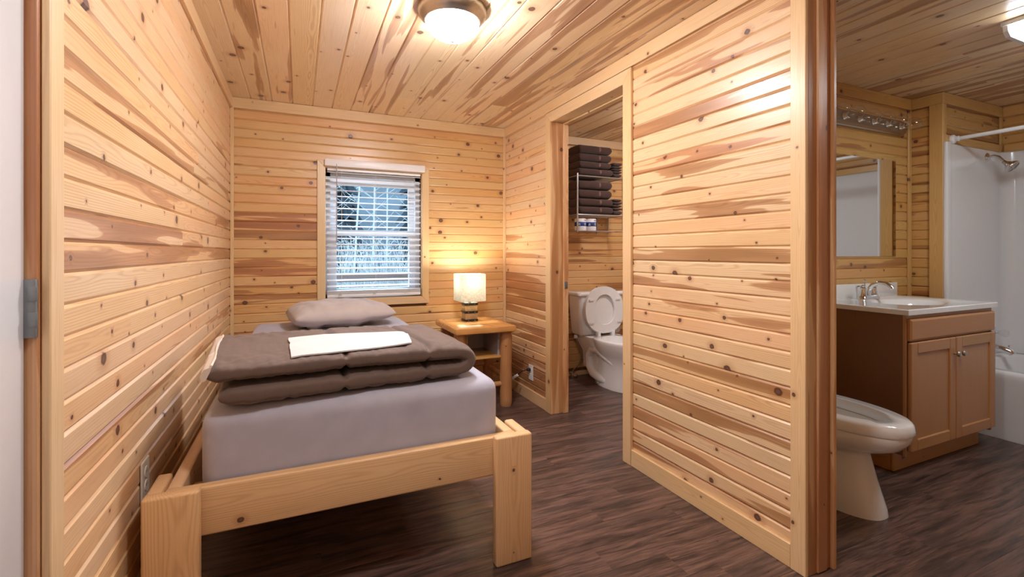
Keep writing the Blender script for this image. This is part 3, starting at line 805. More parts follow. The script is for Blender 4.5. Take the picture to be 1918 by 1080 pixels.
# folded comforter: a thick ribbon folded back on itself at its right end
CM = Matrix.Translation((0.165, 1.955, MT)) @ Matrix.Rotation(math.radians(4.5), 4, 'Z')
def comforter():
    x0, x1, R = -0.42, 0.352, 0.036
    cl = []
    n1 = 170
    for i in range(n1): cl.append((x0 + 0.012 + (x1 - x0 - 0.012) * i / n1, 0.037, 0))
    for i in range(18):
        a = -PI / 2 + PI * i / 18; cl.append((x1 + R * 1.5 * math.cos(a), 0.037 + R + R * math.sin(a), 1))
    for i in range(n1 + 1): cl.append((x1 + (x0 - 0.02 - x1) * i / n1, 0.037 + 2 * R, 2))
    S = [0]
    for i in range(1, len(cl)): S.append(S[-1] + math.hypot(cl[i][0] - cl[i - 1][0], cl[i][1] - cl[i - 1][1]))
    rings = []; K = 120; hy = 0.300
    for i, (x, z, part) in enumerate(cl):
        a, b = cl[max(0, i - 1)], cl[min(len(cl) - 1, i + 1)]
        t = Vector((b[0] - a[0], 0, b[1] - a[1])).normalized(); nn = Vector((t.z, 0, -t.x))   # outward side
        endf = min(1.0, S[i] / 0.045, (S[-1] - S[i]) / 0.045)
        endf = math.sqrt(max(0.0, 1 - (1 - endf) ** 2))
        q = 1.0
        for xs in (-0.05, 0.235):
            q *= 1 - 0.42 * math.exp(-((x - xs - 0.012 * math.sin(7 * z)) / 0.011) ** 2)
        ring = []
        for j in range(K):
            th = 2 * PI * j / K
            cy_, sn = sp(math.cos(th), 0.32), sp(math.sin(th), 0.55)
            y = hy * cy_ * (0.97 + 0.03 * endf)
            w = Vector((x * 6, y * 4, z * 5 + part * 3))
            puff = 1 + 0.26 * noise.noise(w * 0.7) + 0.12 * noise.noise(Vector((x * 20 + y * 12, y * 9, part)))
            puff += 0.05 * noise.noise(Vector((x * 46 + y * 18, y * 14, part + 5)))
            edge = abs(cy_) ** 3
            puff += 0.20 * edge * noise.noise(Vector((x * 48, y * 3, part * 7)))
            cr = noise.noise(Vector((x * 11 + 2.5 * noise.noise(Vector((x * 5, y * 5, 9))), y * 15 - x * 7, part + 2)))
            puff -= 0.30 * max(0.0, 0.22 - abs(cr)) * (0.4 + abs(cy_))
            th_ = 0.0375 * (0.10 + 0.90 * endf) * q * puff
            if sn < 0: th_ = min(th_, 0.0362)
            p = Vector((x, y, z)) + nn * (sn * th_)
            p.y += 0.006 * noise.noise(Vector((x * 9, z * 30, 4)))
            if part == 0 and p.z < 0.002: p.z = 0.002
            p.z *= 1.0 - 0.10 * max(0, x) / 0.4
            ring.append(p)
        rings.append(ring)
    mb = MB(); mb.loft(rings)
    me = bpy.data.meshes.new('comforter'); me.from_pydata(mb.v, [], mb.f)
    bm = bmesh.new(); bm.from_mesh(me); bmesh.ops.recalc_face_normals(bm, faces=bm.faces); bm.to_mesh(me); bm.free()
    me.shade_smooth(); me.materials.append(M['comf'])
    bvh = BVHTree.FromPolygons(mb.v, mb.f)
    o = bpy.data.objects.new('comforter', me)
    return link(o, None, CM), bvh
cf, cbvh = comforter()
tag(cf, 'folded brown quilted comforter with cream piping on the mattress', 'comforter')
def ctop(x, y):
    h = cbvh.ray_cast(Vector((x, y, 1)), Vector((0, 0, -1)))
    return h[0].z if h[0] else None
# stitched seams on top and the piped left edge
for xs in (-0.05, 0.235):
    pts = []
    for i in range(26):
        y = -0.293 + 0.586 * i / 25; z = ctop(xs, y)
        if z: pts.append(CM @ Vector((xs, y, z + 0.0006)))
    MB().tube(pts, 0.0012, 4).build('stitching', M['comf'], cf)
for dx, zz, rr in ((-0.437, 0.109, 0.0055), (-0.420, 0.138, 0.0035)):
    pts = [CM @ Vector((dx - 0.004 + 0.003 * math.sin(i * 0.35), -0.30 + 0.60 * i / 24, zz + 0.002 * math.sin(i * 0.5))) for i in range(25)]
    MB().tube(pts, rr, 8).build('piping', M['cream'], cf, smooth=True)
bandm = MB(); rings = []
for i in range(25):
    y = -0.305 + 0.61 * i / 24; b = 0.008 * noise.noise(Vector((i * .5, 0, 3)))
    rings.append([CM @ Vector((x, y, z)) for x, z in ((-0.448 + b, 0.095), (-0.452 + b, 0.112), (-0.442 + b, 0.130), (-0.422, 0.138), (-0.424, 0.130), (-0.438 + b, 0.098))])
bandm.loft(rings); bandm.build('edge_band', M['cream'], cf, smooth=True)

# white folded cloth on the comforter
def white_cloth():
    inv = CM.inverted()
    c = [Vector((-0.035, 1.955, 0)), Vector((-0.022, 1.655, 0)), Vector((0.372, 1.705, 0)), Vector((0.405, 1.945, 0))]
    nu, nv = 36, 24; lay = []
    for off in (0.003, 0.0075):
        for j in range(nv + 1):
            for i in range(nu + 1):
                u, v = i / nu, j / nv
                p = (c[1] * (1 - u) + c[2] * u) * (1 - v) + (c[0] * (1 - u) + c[3] * u) * v
                p += Vector((0.006 * noise.noise(Vector((u * 4, v * 4, 1))), 0.006 * noise.noise(Vector((u * 4, v * 4, 5))), 0))
                q = inv @ p; z = ctop(q.x, q.y) or 0.14
                lay.append(Vector((p.x, p.y, MT + z + off + 0.002 * noise.noise(Vector((u * 9, v * 7, 2))))))
    # smooth out so the cloth bridges small dips
    N = (nu + 1) * (nv + 1); f = []
    for s in (0, 1):
        for it in range(30):
            src = [p.copy() for p in lay]
            for j in range(1, nv):
                for i in range(1, nu):
                    k = s * N + j * (nu + 1) + i
                    av = (src[k - 1].z + src[k + 1].z + src[k - nu - 1].z + src[k + nu + 1].z) / 4
                    lay[k].z = max(lay[k].z, av)
            for j in (0, nv):
                for i in range(1, nu):
                    k = s * N + j * (nu + 1) + i
                    lay[k].z = max(lay[k].z, (src[k - 1].z + src[k + 1].z) / 2)
    for s in (0, 1):
        for j in range(nv):
            for i in range(nu):
                a = s * N + j * (nu + 1) + i; q = (a, a + 1, a + nu + 2, a + nu + 1)
                f.append(q if s else tuple(reversed(q)))
    rim = [i for i in range(nu + 1)] + [j * (nu + 1) + nu for j in range(1, nv + 1)] + [nv * (nu + 1) + i for i in range(nu - 1, -1, -1)] + [j * (nu + 1) for j in range(nv - 1, 0, -1)]
    for a, b in zip(rim, rim[1:] + rim[:1]): f.append((a, b, b + N, a + N))
    mb = MB().add(lay, f)
    return mb.build('folded_cloth', M['cloth'], smooth=True, angle=60)
tag(white_cloth(), 'white folded cloth lying on the brown comforter', 'cloth')

# ================================================================== NIGHTSTAND
ns = empty('nightstand', (1.215, 3.37, 0), 'rustic log nightstand with glossy slab top in the corner', 'nightstand')
NX0, NX1, NY0, NY1, NZ = 0.985, 1.445, 3.115, 3.640, 0.602
mb = MB(); ring0, ring1 = [], []
outline = []
for i in range(25): outline.append((NX0 + (NX1 - NX0) * i / 24, NY0))
for i in range(1, 13): outline.append((NX1, NY0 + (NY1 - NY0) * i / 12))
for i in range(1, 25): outline.append((NX1 - (NX1 - NX0) * i / 24, NY1))
for i in range(1, 12): outline.append((NX0, NY1 - (NY1 - NY0) * i / 12))
def live(inset, z, amp):
    r_ = []
    for (x, y) in outline:
        nz = noise.noise(Vector((x * 9, y * 9, z * 20))) * amp
        cx_, cy_ = (NX0 + NX1) / 2, (NY0 + NY1) / 2
        dx, dy = x - cx_, y - cy_
        sx = (abs(dx) - inset + (nz if y == NY0 else nz * .4)) / max(1e-6, abs(dx)) if abs(dx) > 0.15 else 1
        sy = (abs(dy) - inset + nz) / max(1e-6, abs(dy)) if abs(dy) > 0.2 else 1
        r_.append(Vector((cx_ + dx * sx, cy_ + dy * sy, z)))
    return r_
mb.loft([live(0.016, NZ - 0.050, 0.006), live(0.002, NZ - 0.042, 0.008), live(-0.002, NZ - 0.022, 0.010), live(0.003, NZ - 0.006, 0.008), live(0.012, NZ, 0.004)])
mb.build('top', M['slab'], ns, smooth=True, angle=38, loc=(1.215, 3.37, NZ - 0.03), rot=Matrix.Rotation(PI / 2, 4, 'X') @ Matrix.Rotation(0, 4, 'Z'))
def log(name, p0, p1, r, parent, bump=0.003, seed=0.0, n=14, taper=1.0):
    p0, p1 = Vector(p0), Vector(p1); L = (p1 - p0).length; t = (p1 - p0).normalized()
    up = Vector((0, 0, 1)) if abs(t.z) < 0.9 else Vector((1, 0, 0))
    a = t.cross(up).normalized(); b = a.cross(t)
    rings = []; m = 22
    for i in range(m + 1):
        f = i / m; ease = 1 if 0 < i < m else 0.9
        rr = r * (1 + (taper - 1) * f) * ease
        rings.append([p0 + t * (L * f) + (a * math.cos(q) + b * math.sin(q)) * (rr + bump * noise.noise(Vector((math.cos(q) * 1.2 + seed, math.sin(q) * 1.2, f * L * 12)))) for q in [2 * PI * j / n for j in range(n)]])
    mb = MB(); mb.loft(rings)
    return mb.build(name, M['log'], parent, smooth=True, loc=(p0 + p1) / 2, rot=frame((0, 0, 0), t, b).to_3x3().to_4x4())
LT = NZ - 0.048
LR = 0.046
lx0, lx1, ly0, ly1 = 1.045, 1.398, 3.205, 3.565
for i, (x, y) in enumerate(((lx1, ly0), (lx0, ly0), (lx1, ly1), (lx0, ly1))):
    log('leg', (x, y, 0), (x, y, LT), LR * (1.0 if i < 2 else 0.9), ns, seed=i * 3.1)
log('rung', (lx0 + 0.02, ly0 + 0.00, 0.165), (lx1 - 0.02, ly0 + 0.00, 0.165), 0.019, ns, 0.002, 9)
log('rung', (lx0 + 0.02, ly1, 0.235), (lx1 - 0.02, ly1, 0.235), 0.019, ns, 0.002, 5)
log('rung', (lx0, ly0 + 0.02, 0.21), (lx0, ly1 - 0.02, 0.21), 0.018, ns, 0.002, 4)
log('rung', (lx1, ly0 + 0.02, 0.21), (lx1, ly1 - 0.02, 0.21), 0.018, ns, 0.002, 2)
SZ = 0.372
MB().box(lx0 + 0.02, lx1 - 0.02, ly0 - 0.010, ly1, SZ - 0.014, SZ).build('shelf', M['slab'], ns, bevel=0.003, loc=(1.22, 3.38, SZ), rot=Matrix.Rotation(PI / 2, 4, 'X'))
MB().box(lx0 + 0.038, lx0 + 0.052, ly0 - 0.012, ly1 - 0.02, SZ, LT).build('side_panel', M['log'], ns)
MB().box(lx1 - 0.052, lx1 - 0.038, ly0 + 0.03, ly1 - 0.02, SZ, LT).build('side_panel', M['greyp'], ns)
MB().box(lx0 + 0.052, lx1 - 0.052, ly1 - 0.035, ly1 - 0.025, SZ, LT).build('back_panel', M['greyp'], ns)

# table lamp
LX, LY = 1.208, 3.475
tl = empty('table_lamp', (LX, LY, NZ), 'lit table lamp with square linen shade on the nightstand', 'lamp')
hb = 0.048
for z0, z1 in ((0.606, 0.662), (0.676, 0.728)):
    MB().box(LX - hb, LX + hb, LY - hb, LY + hb, NZ - 0.602 + z0 + 0.003, NZ - 0.602 + z1 + 0.003).build('bamboo_block', M['bamboo'], tl, bevel=0.002)
for zc, hh in ((0.610, 0.008), (0.672, 0.009), (0.735, 0.010)):
    pl = MB().box(LX - hb - 0.004, LX + hb + 0.004, LY - hb - 0.004, LY + hb + 0.004, zc - hh, zc + hh).build('metal_band', M['black'], tl, bevel=0.002)
    for dx in (-0.026, 0.026):
        MB().lathe([(0.004, 0), (0.0035, -0.002), (0.0, -0.0025)], (LX + dx, LY - hb - 0.004, zc), 8, 'Y').build('rivet', M['chrome'], pl)
MB().lathe([(0.012, 0.743), (0.012, 0.84), (0.016, 0.84), (0.016, 0.872), (0, 0.872)], (LX, LY, 0), 14).build('socket', M['black'], tl, smooth=True)
MB().lathe([(0.012, 0.872), (0.020, 0.887), (0.028, 0.912), (0.026, 0.934), (0.014, 0.948), (0, 0.950)], (LX, LY, 0), 18).build('bulb', M['bulb'], tl, smooth=True)
SS, S0, S1 = 0.098, 0.758, 0.962
sh = MB()
for (ax, ay, bx, by) in ((-1, -1, 1, -1), (1, -1, 1, 1), (1, 1, -1, 1), (-1, 1, -1, -1)):
    sh.add([(LX + ax * SS, LY + ay * SS, S0), (LX + bx * SS, LY + by * SS, S0), (LX + bx * SS, LY + by * SS, S1), (LX + ax * SS, LY + ay * SS, S1)], [(0, 1, 2, 3)])
shd = sh.build('shade', M['shade'], tl)
rim = MB()
for z in (S0, S1):
    c4 = [(LX - SS, LY - SS, z), (LX + SS, LY - SS, z), (LX + SS, LY + SS, z), (LX - SS, LY + SS, z)]
    for a, b in zip(c4, c4[1:] + c4[:1]): rim.tube([a, b], 0.0013, 5)
rim.tube([(LX - SS, LY, S0 + 0.05), (LX + SS, LY, S0 + 0.05)], 0.0015, 5)
rim.build('shade_wire', M['ivory'], shd)

# outlets and the lamp cord
def outlet(name, fr4, label, mat):
    e = bpy.data.objects.new(name, None); e.empty_display_size = 0.03
    link(e, None, fr4); tag(e, label, 'outlet')
    def part(nm, mb, m, parent, bevel=0.001):
        return mb_local(nm, mb, m, parent, fr4, bevel)
    p = part('cover_plate', MB().box(-0.036, 0.036, -0.006, 0.0, -0.058, 0.058), mat, e, 0.003)
    for z in (-0.02, 0.02):
        s = part('socket', MB().lathe([(0.017, -0.006), (0.0165, -0.008), (0, -0.008)], (0, 0, z), 16, 'Y'), mat, e)
        for dx in (-0.006, 0.006):
            part('slot', MB().box(dx - 0.001, dx + 0.001, -0.0084, -0.007, z - 0.001, z + 0.007), M['blackp'], s, 0)
    part('screw', MB().lathe([(0.003, -0.006), (0.003, -0.007), (0, -0.0073)], (0, 0, 0), 8, 'Y'), M['steel'], e)
    return e
def mb_local(nm, mb, m, parent, fr4, bevel=0.0, smooth=False):
    me = bpy.data.meshes.new(nm); me.from_pydata(mb.v, [], mb.f)
    bm = bmesh.new(); bm.from_mesh(me); bmesh.ops.recalc_face_normals(bm, faces=bm.faces)
    if bevel: bmesh.ops.bevel(bm, geom=[e for e in bm.edges if len(e.link_faces) == 2 and e.calc_face_angle(0) > 0.8], offset=bevel, segments=2, profile=.5, affect='EDGES', clamp_overlap=True)
    bm.to_mesh(me); bm.free(); me.materials.append(m)
    if smooth: me.shade_smooth()
    o = bpy.data.objects.new(nm, me)
    return link(o, parent, fr4)
outlet('wall_outlet', frame((XL + 0.001, 1.745, 0.452), (0, 1, 0), (0, 0, 1)), 'ivory duplex outlet on the left wall above the bed leg', M['ivory'])
outlet('wall_outlet', frame((XP - 0.001, 3.222, 0.215), (0, -1, 0), (0, 0, 1)), 'white outlet with a black plug beside the nightstand', M['outw'])
pc = empty('lamp_cord', (1.5, 3.4, 0.02), 'black lamp cord with white tag plugged in beside the nightstand', 'cord')
MB().lathe([(0.0, -0.030), (0.009, -0.028), (0.013, -0.008), (0.013, 0.0), (0, 0.0)], (XP - 0.0095, 3.225, 0.238), 12, 'X').build('plug', M['blackp'], pc, smooth=True)
cpts = [(1.580, 3.225, 0.238), (1.555, 3.25, 0.225), (1.535, 3.29, 0.19), (1.505, 3.36, 0.14), (1.49, 3.45, 0.08), (1.47, 3.58, 0.03), (1.40, 3.66, 0.02), (1.28, 3.67, 0.10), (1.215, 3.668, 0.40), (1.21, 3.655, 0.600), (1.209, 3.60, 0.606), (1.209, 3.53, 0.606)]
MB().tube(cpts, 0.0032, 7).build('wire', M['blackp'], pc, smooth=True)
a_, b_ = Vector(cpts[2]) - Vector((0.002, 0.004, 0.0)), Vector(cpts[2]).lerp(Vector(cpts[3]), 0.75) - Vector((0.002, 0.004, 0.0))
MB().tube([a_, b_], 0.010, 6).build('paper_tag', M['paper'], pc)

# ================================================================== CEILING LIGHTS
def dome(name, x, y, mat, label):
    e = empty(name, (x, y, H - 0.14), label, 'ceiling light')
    MB().lathe([(0.0, H), (0.148, H), (0.150, H - 0.012), (0.146, H - 0.024), (0.143, H - 0.034), (0.132, H - 0.046), (0.122, H - 0.058), (0.116, H - 0.060), (0.114, H - 0.054)], (x, y, 0), 56).build('pan', M['nickel'], e, smooth=True, angle=30)
    prof = [(0.115, H - 0.055)] + [(0.115 * math.cos(a), H - 0.058 - 0.076 * math.sin(a)) for a in [PI / 2 * i / 14 for i in range(15)]]
    MB().lathe(prof, (x, y, 0), 48).build('glass_dome', mat, e, smooth=True)
    MB().lathe([(0.004, H - 0.132), (0.010, H - 0.134), (0.012, H - 0.138), (0.008, H - 0.143), (0.0, H - 0.144)], (x, y, 0), 16).build('finial', M['ivory'], e, smooth=True)
dome('ceiling_light', 0.612, 1.985, M['dome'], 'lit frosted dome light with nickel rim above the bed')
dome('ceiling_light', 0.42, 0.78, M['dome_fill'], 'added unseen fill dome light near the entrance door')  # added lamp out of view, fills light onto the bed's front faces
dome('ceiling_light', 2.58, 2.62, M['dome_half'], 'lit frosted dome light in the half bath')
wl_ = empty('wrap_light', (3.08, 0.78, 2.10), 'lit white wraparound light on the bathroom ceiling', 'ceiling light')
wx0, wx1, wy0, wy1 = 2.955, 3.205, 0.45, 1.045
MB().box(wx0 - 0.006, wx1 + 0.006, wy0 - 0.012, wy1 + 0.012, H - 0.022, H).build('housing', M['vinyl'], wl_, bevel=0.004)
prof = [(wx0, H - 0.022), (wx0 + 0.004, H - 0.045), (wx0 + 0.03, H - 0.066), (wx1 - 0.03, H - 0.066), (wx1 - 0.004, H - 0.045), (wx1, H - 0.022)]
lens = MB(); lens.loft([[Vector((x, y, z)) for x, z in prof] for y in (wy0 + 0.012, wy1 - 0.012)]); lens.build('lens', M['wrap'], wl_)
for y0, y1 in ((wy0 - 0.006, wy0 + 0.012), (wy1 - 0.012, wy1 + 0.006)):
    cp = MB(); cp.loft([[Vector((x, y, z - (0.002 if z < H - .03 else 0))) for x, z in prof] for y in (y0, y1)]); cp.build('end_cap', M['vinyl'], wl_)

# ================================================================== HALF BATH
def egg(yc, hf, hb, hw, z, n=44, e=0.92):
    out = []
    for j in range(n):
        a = 2 * PI * j / n; c_, s_ = sp(math.cos(a), e), sp(math.sin(a), e)
        out.append(Vector((hw * s_, yc - (hf if c_ > 0 else hb) * c_, z)))
    return out
def move(mb, off):
    for p in mb.v: p += Vector(off)
    return mb

def toilet(loc, label, seat_up, sc=1.0):
    t = empty('toilet', loc, label, 'toilet')
    B = lambda mb, nm, m, par=None, **k: move(mb, loc).build(nm, m, par or t, smooth=True, **k)
    yc = -0.42
    bowl = MB()
    if seat_up:
        rings = [egg(yc, .235, .25, .125, 0), egg(yc, .235, .25, .122, .03), egg(yc, .215, .23, .112, .07), egg(yc, .21, .225, .105, .16),
                 egg(yc, .225, .21, .108, .22), egg(yc, .265, .205, .135, .28), egg(yc, .298, .20, .165, .33), egg(yc, .312, .20, .182, .375), egg(yc, .315, .20, .186, .395), egg(yc, .31, .195, .182, .402)]
        inner = [egg(yc - .01, .245, .135, .125, .402), egg(yc - .01, .240, .13, .120, .385), egg(yc, .20, .10, .095, .30), egg(yc, .12, .06, .05, .22)]
    else:
        rings = [egg(yc, .262, .25, .118, 0, e=.8), egg(yc, .258, .25, .114, .03, e=.8), egg(yc, .225, .23, .098, .14, e=.85), egg(yc, .198, .21, .090, .245, e=.9),
                 egg(yc, .200, .205, .095, .262), egg(yc, .255, .205, .135, .278), egg(yc, .312, .20, .168, .305), egg(yc, .342, .20, .182, .34), egg(yc, .350, .20, .186, .370), egg(yc, .345, .195, .182, .375)]
        inner = [egg(yc - .01, .27, .135, .125, .375), egg(yc - .01, .265, .13, .120, .36), egg(yc, .20, .10, .095, .28), egg(yc, .12, .06, .05, .20)]
    bowl.loft(rings + inner)
    B(bowl, 'bowl', M['porc'], angle=70)
    zt = 0.40 if seat_up else 0.373
    dk_ = MB(); dk_.loft([rrect(0, -0.155, 0.085, 0.14, .04, 0.10), rrect(0, -0.155, 0.095, 0.14, .04, 0.24), rrect(0, -0.155, 0.165, 0.14, .05, zt - 0.045), rrect(0, -0.155, 0.17, 0.145, .05, zt - 0.005), rrect(0, -0.155, 0.165, 0.14, .05, zt)])
    B(dk_, 'deck', M['porc'])
    if seat_up:
        for s in (-1, 1):
            tp = MB().tube([(s * .085, -.50, .20), (s * .098, -.42, .245), (s * .100, -.31, .29), (s * .100, -.22, .285), (s * .100, -.165, .225), (s * .103, -.175, .13), (s * .108, -.24, .075), (s * .108, -.34, .055), (s * .10, -.42, .045)],
                           [.018, .028, .036, .039, .038, .038, .038, .034, .022], 14)
            B(tp, 'trapway', M['porc'])
    tk = MB(); tk.loft([rrect(0, -.118, .205, .082, .03, zt + .005), rrect(0, -.118, .215, .088, .03, zt + .02), rrect(0, -.118, .232, .096, .035, zt + .20), rrect(0, -.118, .238, .098, .035, zt + .345)])
    B(tk, 'tank', M['porc'])
    ld = MB(); ld.loft([rrect(0, -.118, .240, .100, .035, zt + .345), rrect(0, -.118, .250, .110, .035, zt + .352), rrect(0, -.118, .250, .110, .035, zt + .372), rrect(0, -.118, .240, .100, .035, zt + .382)])
    B(ld, 'tank_lid', M['porc'], angle=60)
    lv = MB().lathe([(.012, -.222), (.014, -.226), (.010, -.234), (0, -.236)], (-.105, 0, zt + .30), 12, 'Y').tube([(-.105, -.232, zt + .30), (-.13, -.238, zt + .304), (-.16, -.236, zt + .310)], [.006, .007, .004], 8)
    B(lv, 'flush_lever', M['chrome'])
    # seat ring and lid
    def ring3(o_rings, i_rings):
        m = MB(); m.loft(o_rings + i_rings + [o_rings[0]], False, False); return m
    if seat_up:
        hy, hz = -.262, .425
        def up(ring, dep):
            return [Vector((p.x, hy + dep + 0.06 * (-(p.y) - .24), hz + (-(p.y) - .235) * 0.985)) for p in ring]
        ys = -.43
        seat = ring3([up(egg(ys, .215, .195, .202, 0), -.010), up(egg(ys, .218, .198, .205, 0), 0), up(egg(ys, .212, .192, .199, 0), .010)],
                     [up(egg(ys + .0, .145, .12, .105, 0), .010), up(egg(ys, .142, .117, .102, 0), 0), up(egg(ys, .146, .121, .106, 0), -.010)])
        so = B(seat, 'seat', M['porc'], angle=60)
        for (x, y) in ((-.145, -.33), (.145, -.33), (-.14, -.53), (.14, -.53)):
            q = up([Vector((x, y, 0))], -.014)[0]
            B(MB().box(q.x - .022, q.x + .022, q.y - .005, q.y + .005, q.z - .006, q.z + .006), 'bumper', M['porc'], so)
        lid = MB(); lid.loft([up(egg(ys, .212, .20, .199, 0), .013), up(egg(ys, .215, .20, .202, 0), .020), up(egg(ys, .205, .19, .192, 0), .027)])
        B(lid, 'lid', M['porc'], angle=60)
        for x in (-.075, .075):
            B(MB().box(x - .014, x + .014, -.285, -.240, zt - .002, zt + .045), 'hinge', M['porc'], bevel=0.004)
        B(MB().tube([(-.09, -.262, .437), (.09, -.262, .437)], .010, 10), 'hinge_bar', M['porc'])
    else:
        o = [egg(yc, .356, .19, .188, .376), egg(yc, .360, .19, .192, .384), egg(yc, .352, .19, .186, .415), egg(yc, .342, .185, .178, .424)]
        i = [egg(yc, .275, .14, .125, .424), egg(yc, .270, .135, .121, .416), egg(yc, .278, .14, .126, .384), egg(yc, .282, .145, .130, .376)]
        B(ring3(o, i), 'seat', M['porc'], angle=60)
        lid = MB()
        def up2(ring, dep): return [Vector((p.x, -.222 - dep, .43 + (-(p.y) - .24) * 0.97)) for p in ring]
        lid.loft([up2(egg(-.45, .30, .19, .184, 0), .005), up2(egg(-.45, .305, .195, .188, 0), .013), up2(egg(-.45, .295, .185, .18, 0), .020)])
        B(lid, 'lid', M['porc'], angle=60)
        for x in (-.075, .075):
            B(MB().box(x - .014, x + .014, -.255, -.222, .372, .44), 'hinge', M['porc'], bevel=0.004)
    B(MB().lathe([(.014, 0), (.014, .008), (.006, .016), (0, .017)], (-.118, -.33, .018), 12), 'bolt_cap', M['porc'])
    return t
toilet((2.452, 3.700, 0), 'white toilet with raised seat below the towel rack', True)
toilet((2.262, 1.852, 0), 'white toilet with lowered open seat beside the vanity cabinet', False)
sl = empty('water_supply_line', (2.24, 3.66, 0.0), 'braided water supply hose and valve beside the raised-seat toilet', 'hose')
MB().tube([(2.262, 3.615, .402), (2.262, 3.612, .36), (2.285, 3.60, .29), (2.318, 3.60, .21), (2.300, 3.62, .13), (2.256, 3.645, .075), (2.250, 3.65, .05)], .0075, 9).build('hose', M['nickel'], sl, smooth=True)
MB().lathe([(.016, .395), (.018, .385), (.018, .365), (.010, .36)], (2.262, 3.615, 0), 12, cap0=True, cap1=True).build('coupling_nut', M['outw'], sl, smooth=True)
vlv = MB().lathe([(.010, .0), (.010, .06), (.013, .06), (.013, .03), (0, .03)], (2.250, 3.65, 0.0), 12).tube([(2.25, 3.71, .03), (2.25, 3.60, .03)], .009, 10).build('valve', M['chrome'], sl, smooth=True)
MB().lathe([(.0, -.018), (.017, -.014), (.019, 0), (.012, .006), (0, .008)], (2.25, 3.605, .03), 12, 'Y').build('valve_handle', M['chrome'], vlv, smooth=True)

# towel rack with towels
RX0, RX1, RYF, RYB = 2.190, 2.672, 3.475, 3.700
rk = empty('towel_rack', (2.43, 3.60, 1.30), 'satin metal wall rack with two shelves above the toilet', 'rack')
for x in (RX0, RX1):
    MB().tube([(x, RYF, 1.305), (x, RYF, 1.815)], .0075, 10).build('post', M['rackm'], rk, smooth=True)
    MB().tube([(x, RYB, 1.305), (x, RYB, 1.815)], .0075, 10).build('post', M['rackm'], rk, smooth=True)
for z, nbar in ((1.795, 7), (1.458, 7)):
    for y in (RYF, RYB):
        MB().tube([(RX0, y, z), (RX1, y, z)], .006, 8).build('shelf_rail', M['rackm'], rk, smooth=True)
    for x in (RX0, RX1):
        MB().tube([(x, RYF, z), (x, RYB, z)], .005, 8).build('shelf_side', M['rackm'], rk, smooth=True)
    for i in range(1, nbar):
        y = RYF + (RYB - RYF) * i / nbar
        MB().tube([(RX0, y, z + .001), (RX1, y, z + .001)], .003, 6).build('shelf_wire', M['rackm'], rk)
MB().tube([(RX0, RYF, 1.318), (RX1, RYF, 1.318)], .003, 6).build('bottom_rail', M['rackm'], rk)
MB().tube([(RX0, RYF + .12, 1.318), (RX1, RYF + .12, 1.318)], .003, 6).build('bottom_rail', M['rackm'], rk)
MB().tube([(2.545, RYB, 1.305), (2.545, RYB, 1.80)], .007, 8).build('post', M['rackm'], rk, smooth=True)
for x in (RX0, RX1):
    MB().tube([(x, RYF, 1.318), (x, RYB, 1.318)], .003, 6).build('side_rail', M['rackm'], rk)

def puffy(x0, x1, y0, y1, z0, z1, seed, nx=22, K=20, e=0.45, pinch=None, amp=0.05):
    """soft folded slab: rounded section in Y-Z swept along X"""
    rings = []
    for i in range(nx + 1):
        f = i / nx
        f = 0.5 - 0.5 * math.cos(PI * f)
        x = x0 + (x1 - x0) * f
        q = min(1, f * (x1 - x0) / 0.018, (1 - f) * (x1 - x0) / 0.018); q = math.sqrt(max(0.02, 1 - (1 - q) ** 2))
        if pinch is not None: q *= 1 - 0.13 * math.exp(-((x - pinch) / 0.010) ** 2)
        ring = []
        for j in range(K):
            a = 2 * PI * j / K
            yy, zz = sp(math.cos(a), e), sp(math.sin(a), 0.6)
            g = 1 + amp * noise.noise(Vector((x * 14 + seed, yy * 1.3, zz + seed * 2)))
            ring.append(Vector((x, (y0 + y1) / 2 + (y1 - y0) / 2 * yy * (0.94 + .06 * q) * (1 + (g - 1) * .3), (z0 + z1) / 2 + (z1 - z0) / 2 * zz * q * min(1, g))))
        rings.append(ring)
    return MB().loft(rings)
ORD = ['lowest', 'second from bottom', 'third from bottom', 'topmost']
def towels(zbase, hs, x1s, shelf, sd):
    z = zbase
    for i, (h, x1) in enumerate(zip(hs, x1s)):
        x0 = RX0 + 0.012 + random.uniform(-.004, .004)
        t = empty('bath_towel', ((x0 + x1) / 2, 3.59, z), 'folded dark brown bath towel, %s on the %s rack shelf' % (ORD[i], shelf), 'towel', 'bath towels on the rack')
        xb = x0 + (x1 - x0) * 0.62
        y0 = RYF - 0.012 + random.uniform(-.006, .006)
        puffy(x0, x1, y0, RYB - 0.012, z + 0.0006, z + h - 0.0006, sd + i, pinch=xb).build('folded_body', M['towel'], t, smooth=True)
        puffy(xb - .014, xb + .014, y0 - .003, RYB - 0.02, z + 0.0006 + h * .03, z + h * .97, sd + i, nx=6).build('woven_border', M['band'], t, smooth=True)
        z += h
random.seed(91)
towels(1.8035, [.062, .062, .068, .074], [2.555, 2.535, 2.545, 2.545], 'upper', 3)
towels(1.4665, [.068, .070, .078, .078], [2.555, 2.555, 2.548, 2.550], 'lower', 13)
def cloths(zbase, hs, shelf, sd):
    z = zbase
    lab = ['lowest', 'second from bottom', 'middle one', 'second from top', 'topmost']
    for i, h in enumerate(hs):
        x0 = 2.562 + random.uniform(0, .004)
        o = puffy(x0, RX1 - 0.012 + random.uniform(-.006, .0), RYF - 0.008, RYB - 0.03, z + .0005, z + h - .0005, sd + i, nx=12).build('washcloth', M['towel'], smooth=True)
        tag(o, 'folded dark brown washcloth, %s in the %s shelf pile' % (lab[i], shelf), 'washcloth', 'washcloths on the rack')
        z += h
cloths(1.8035, [.034, .022, .022, .022, .034], 'upper', 30)
cloths(1.4665, [.040, .026, .026, .026, .026], 'lower', 40)

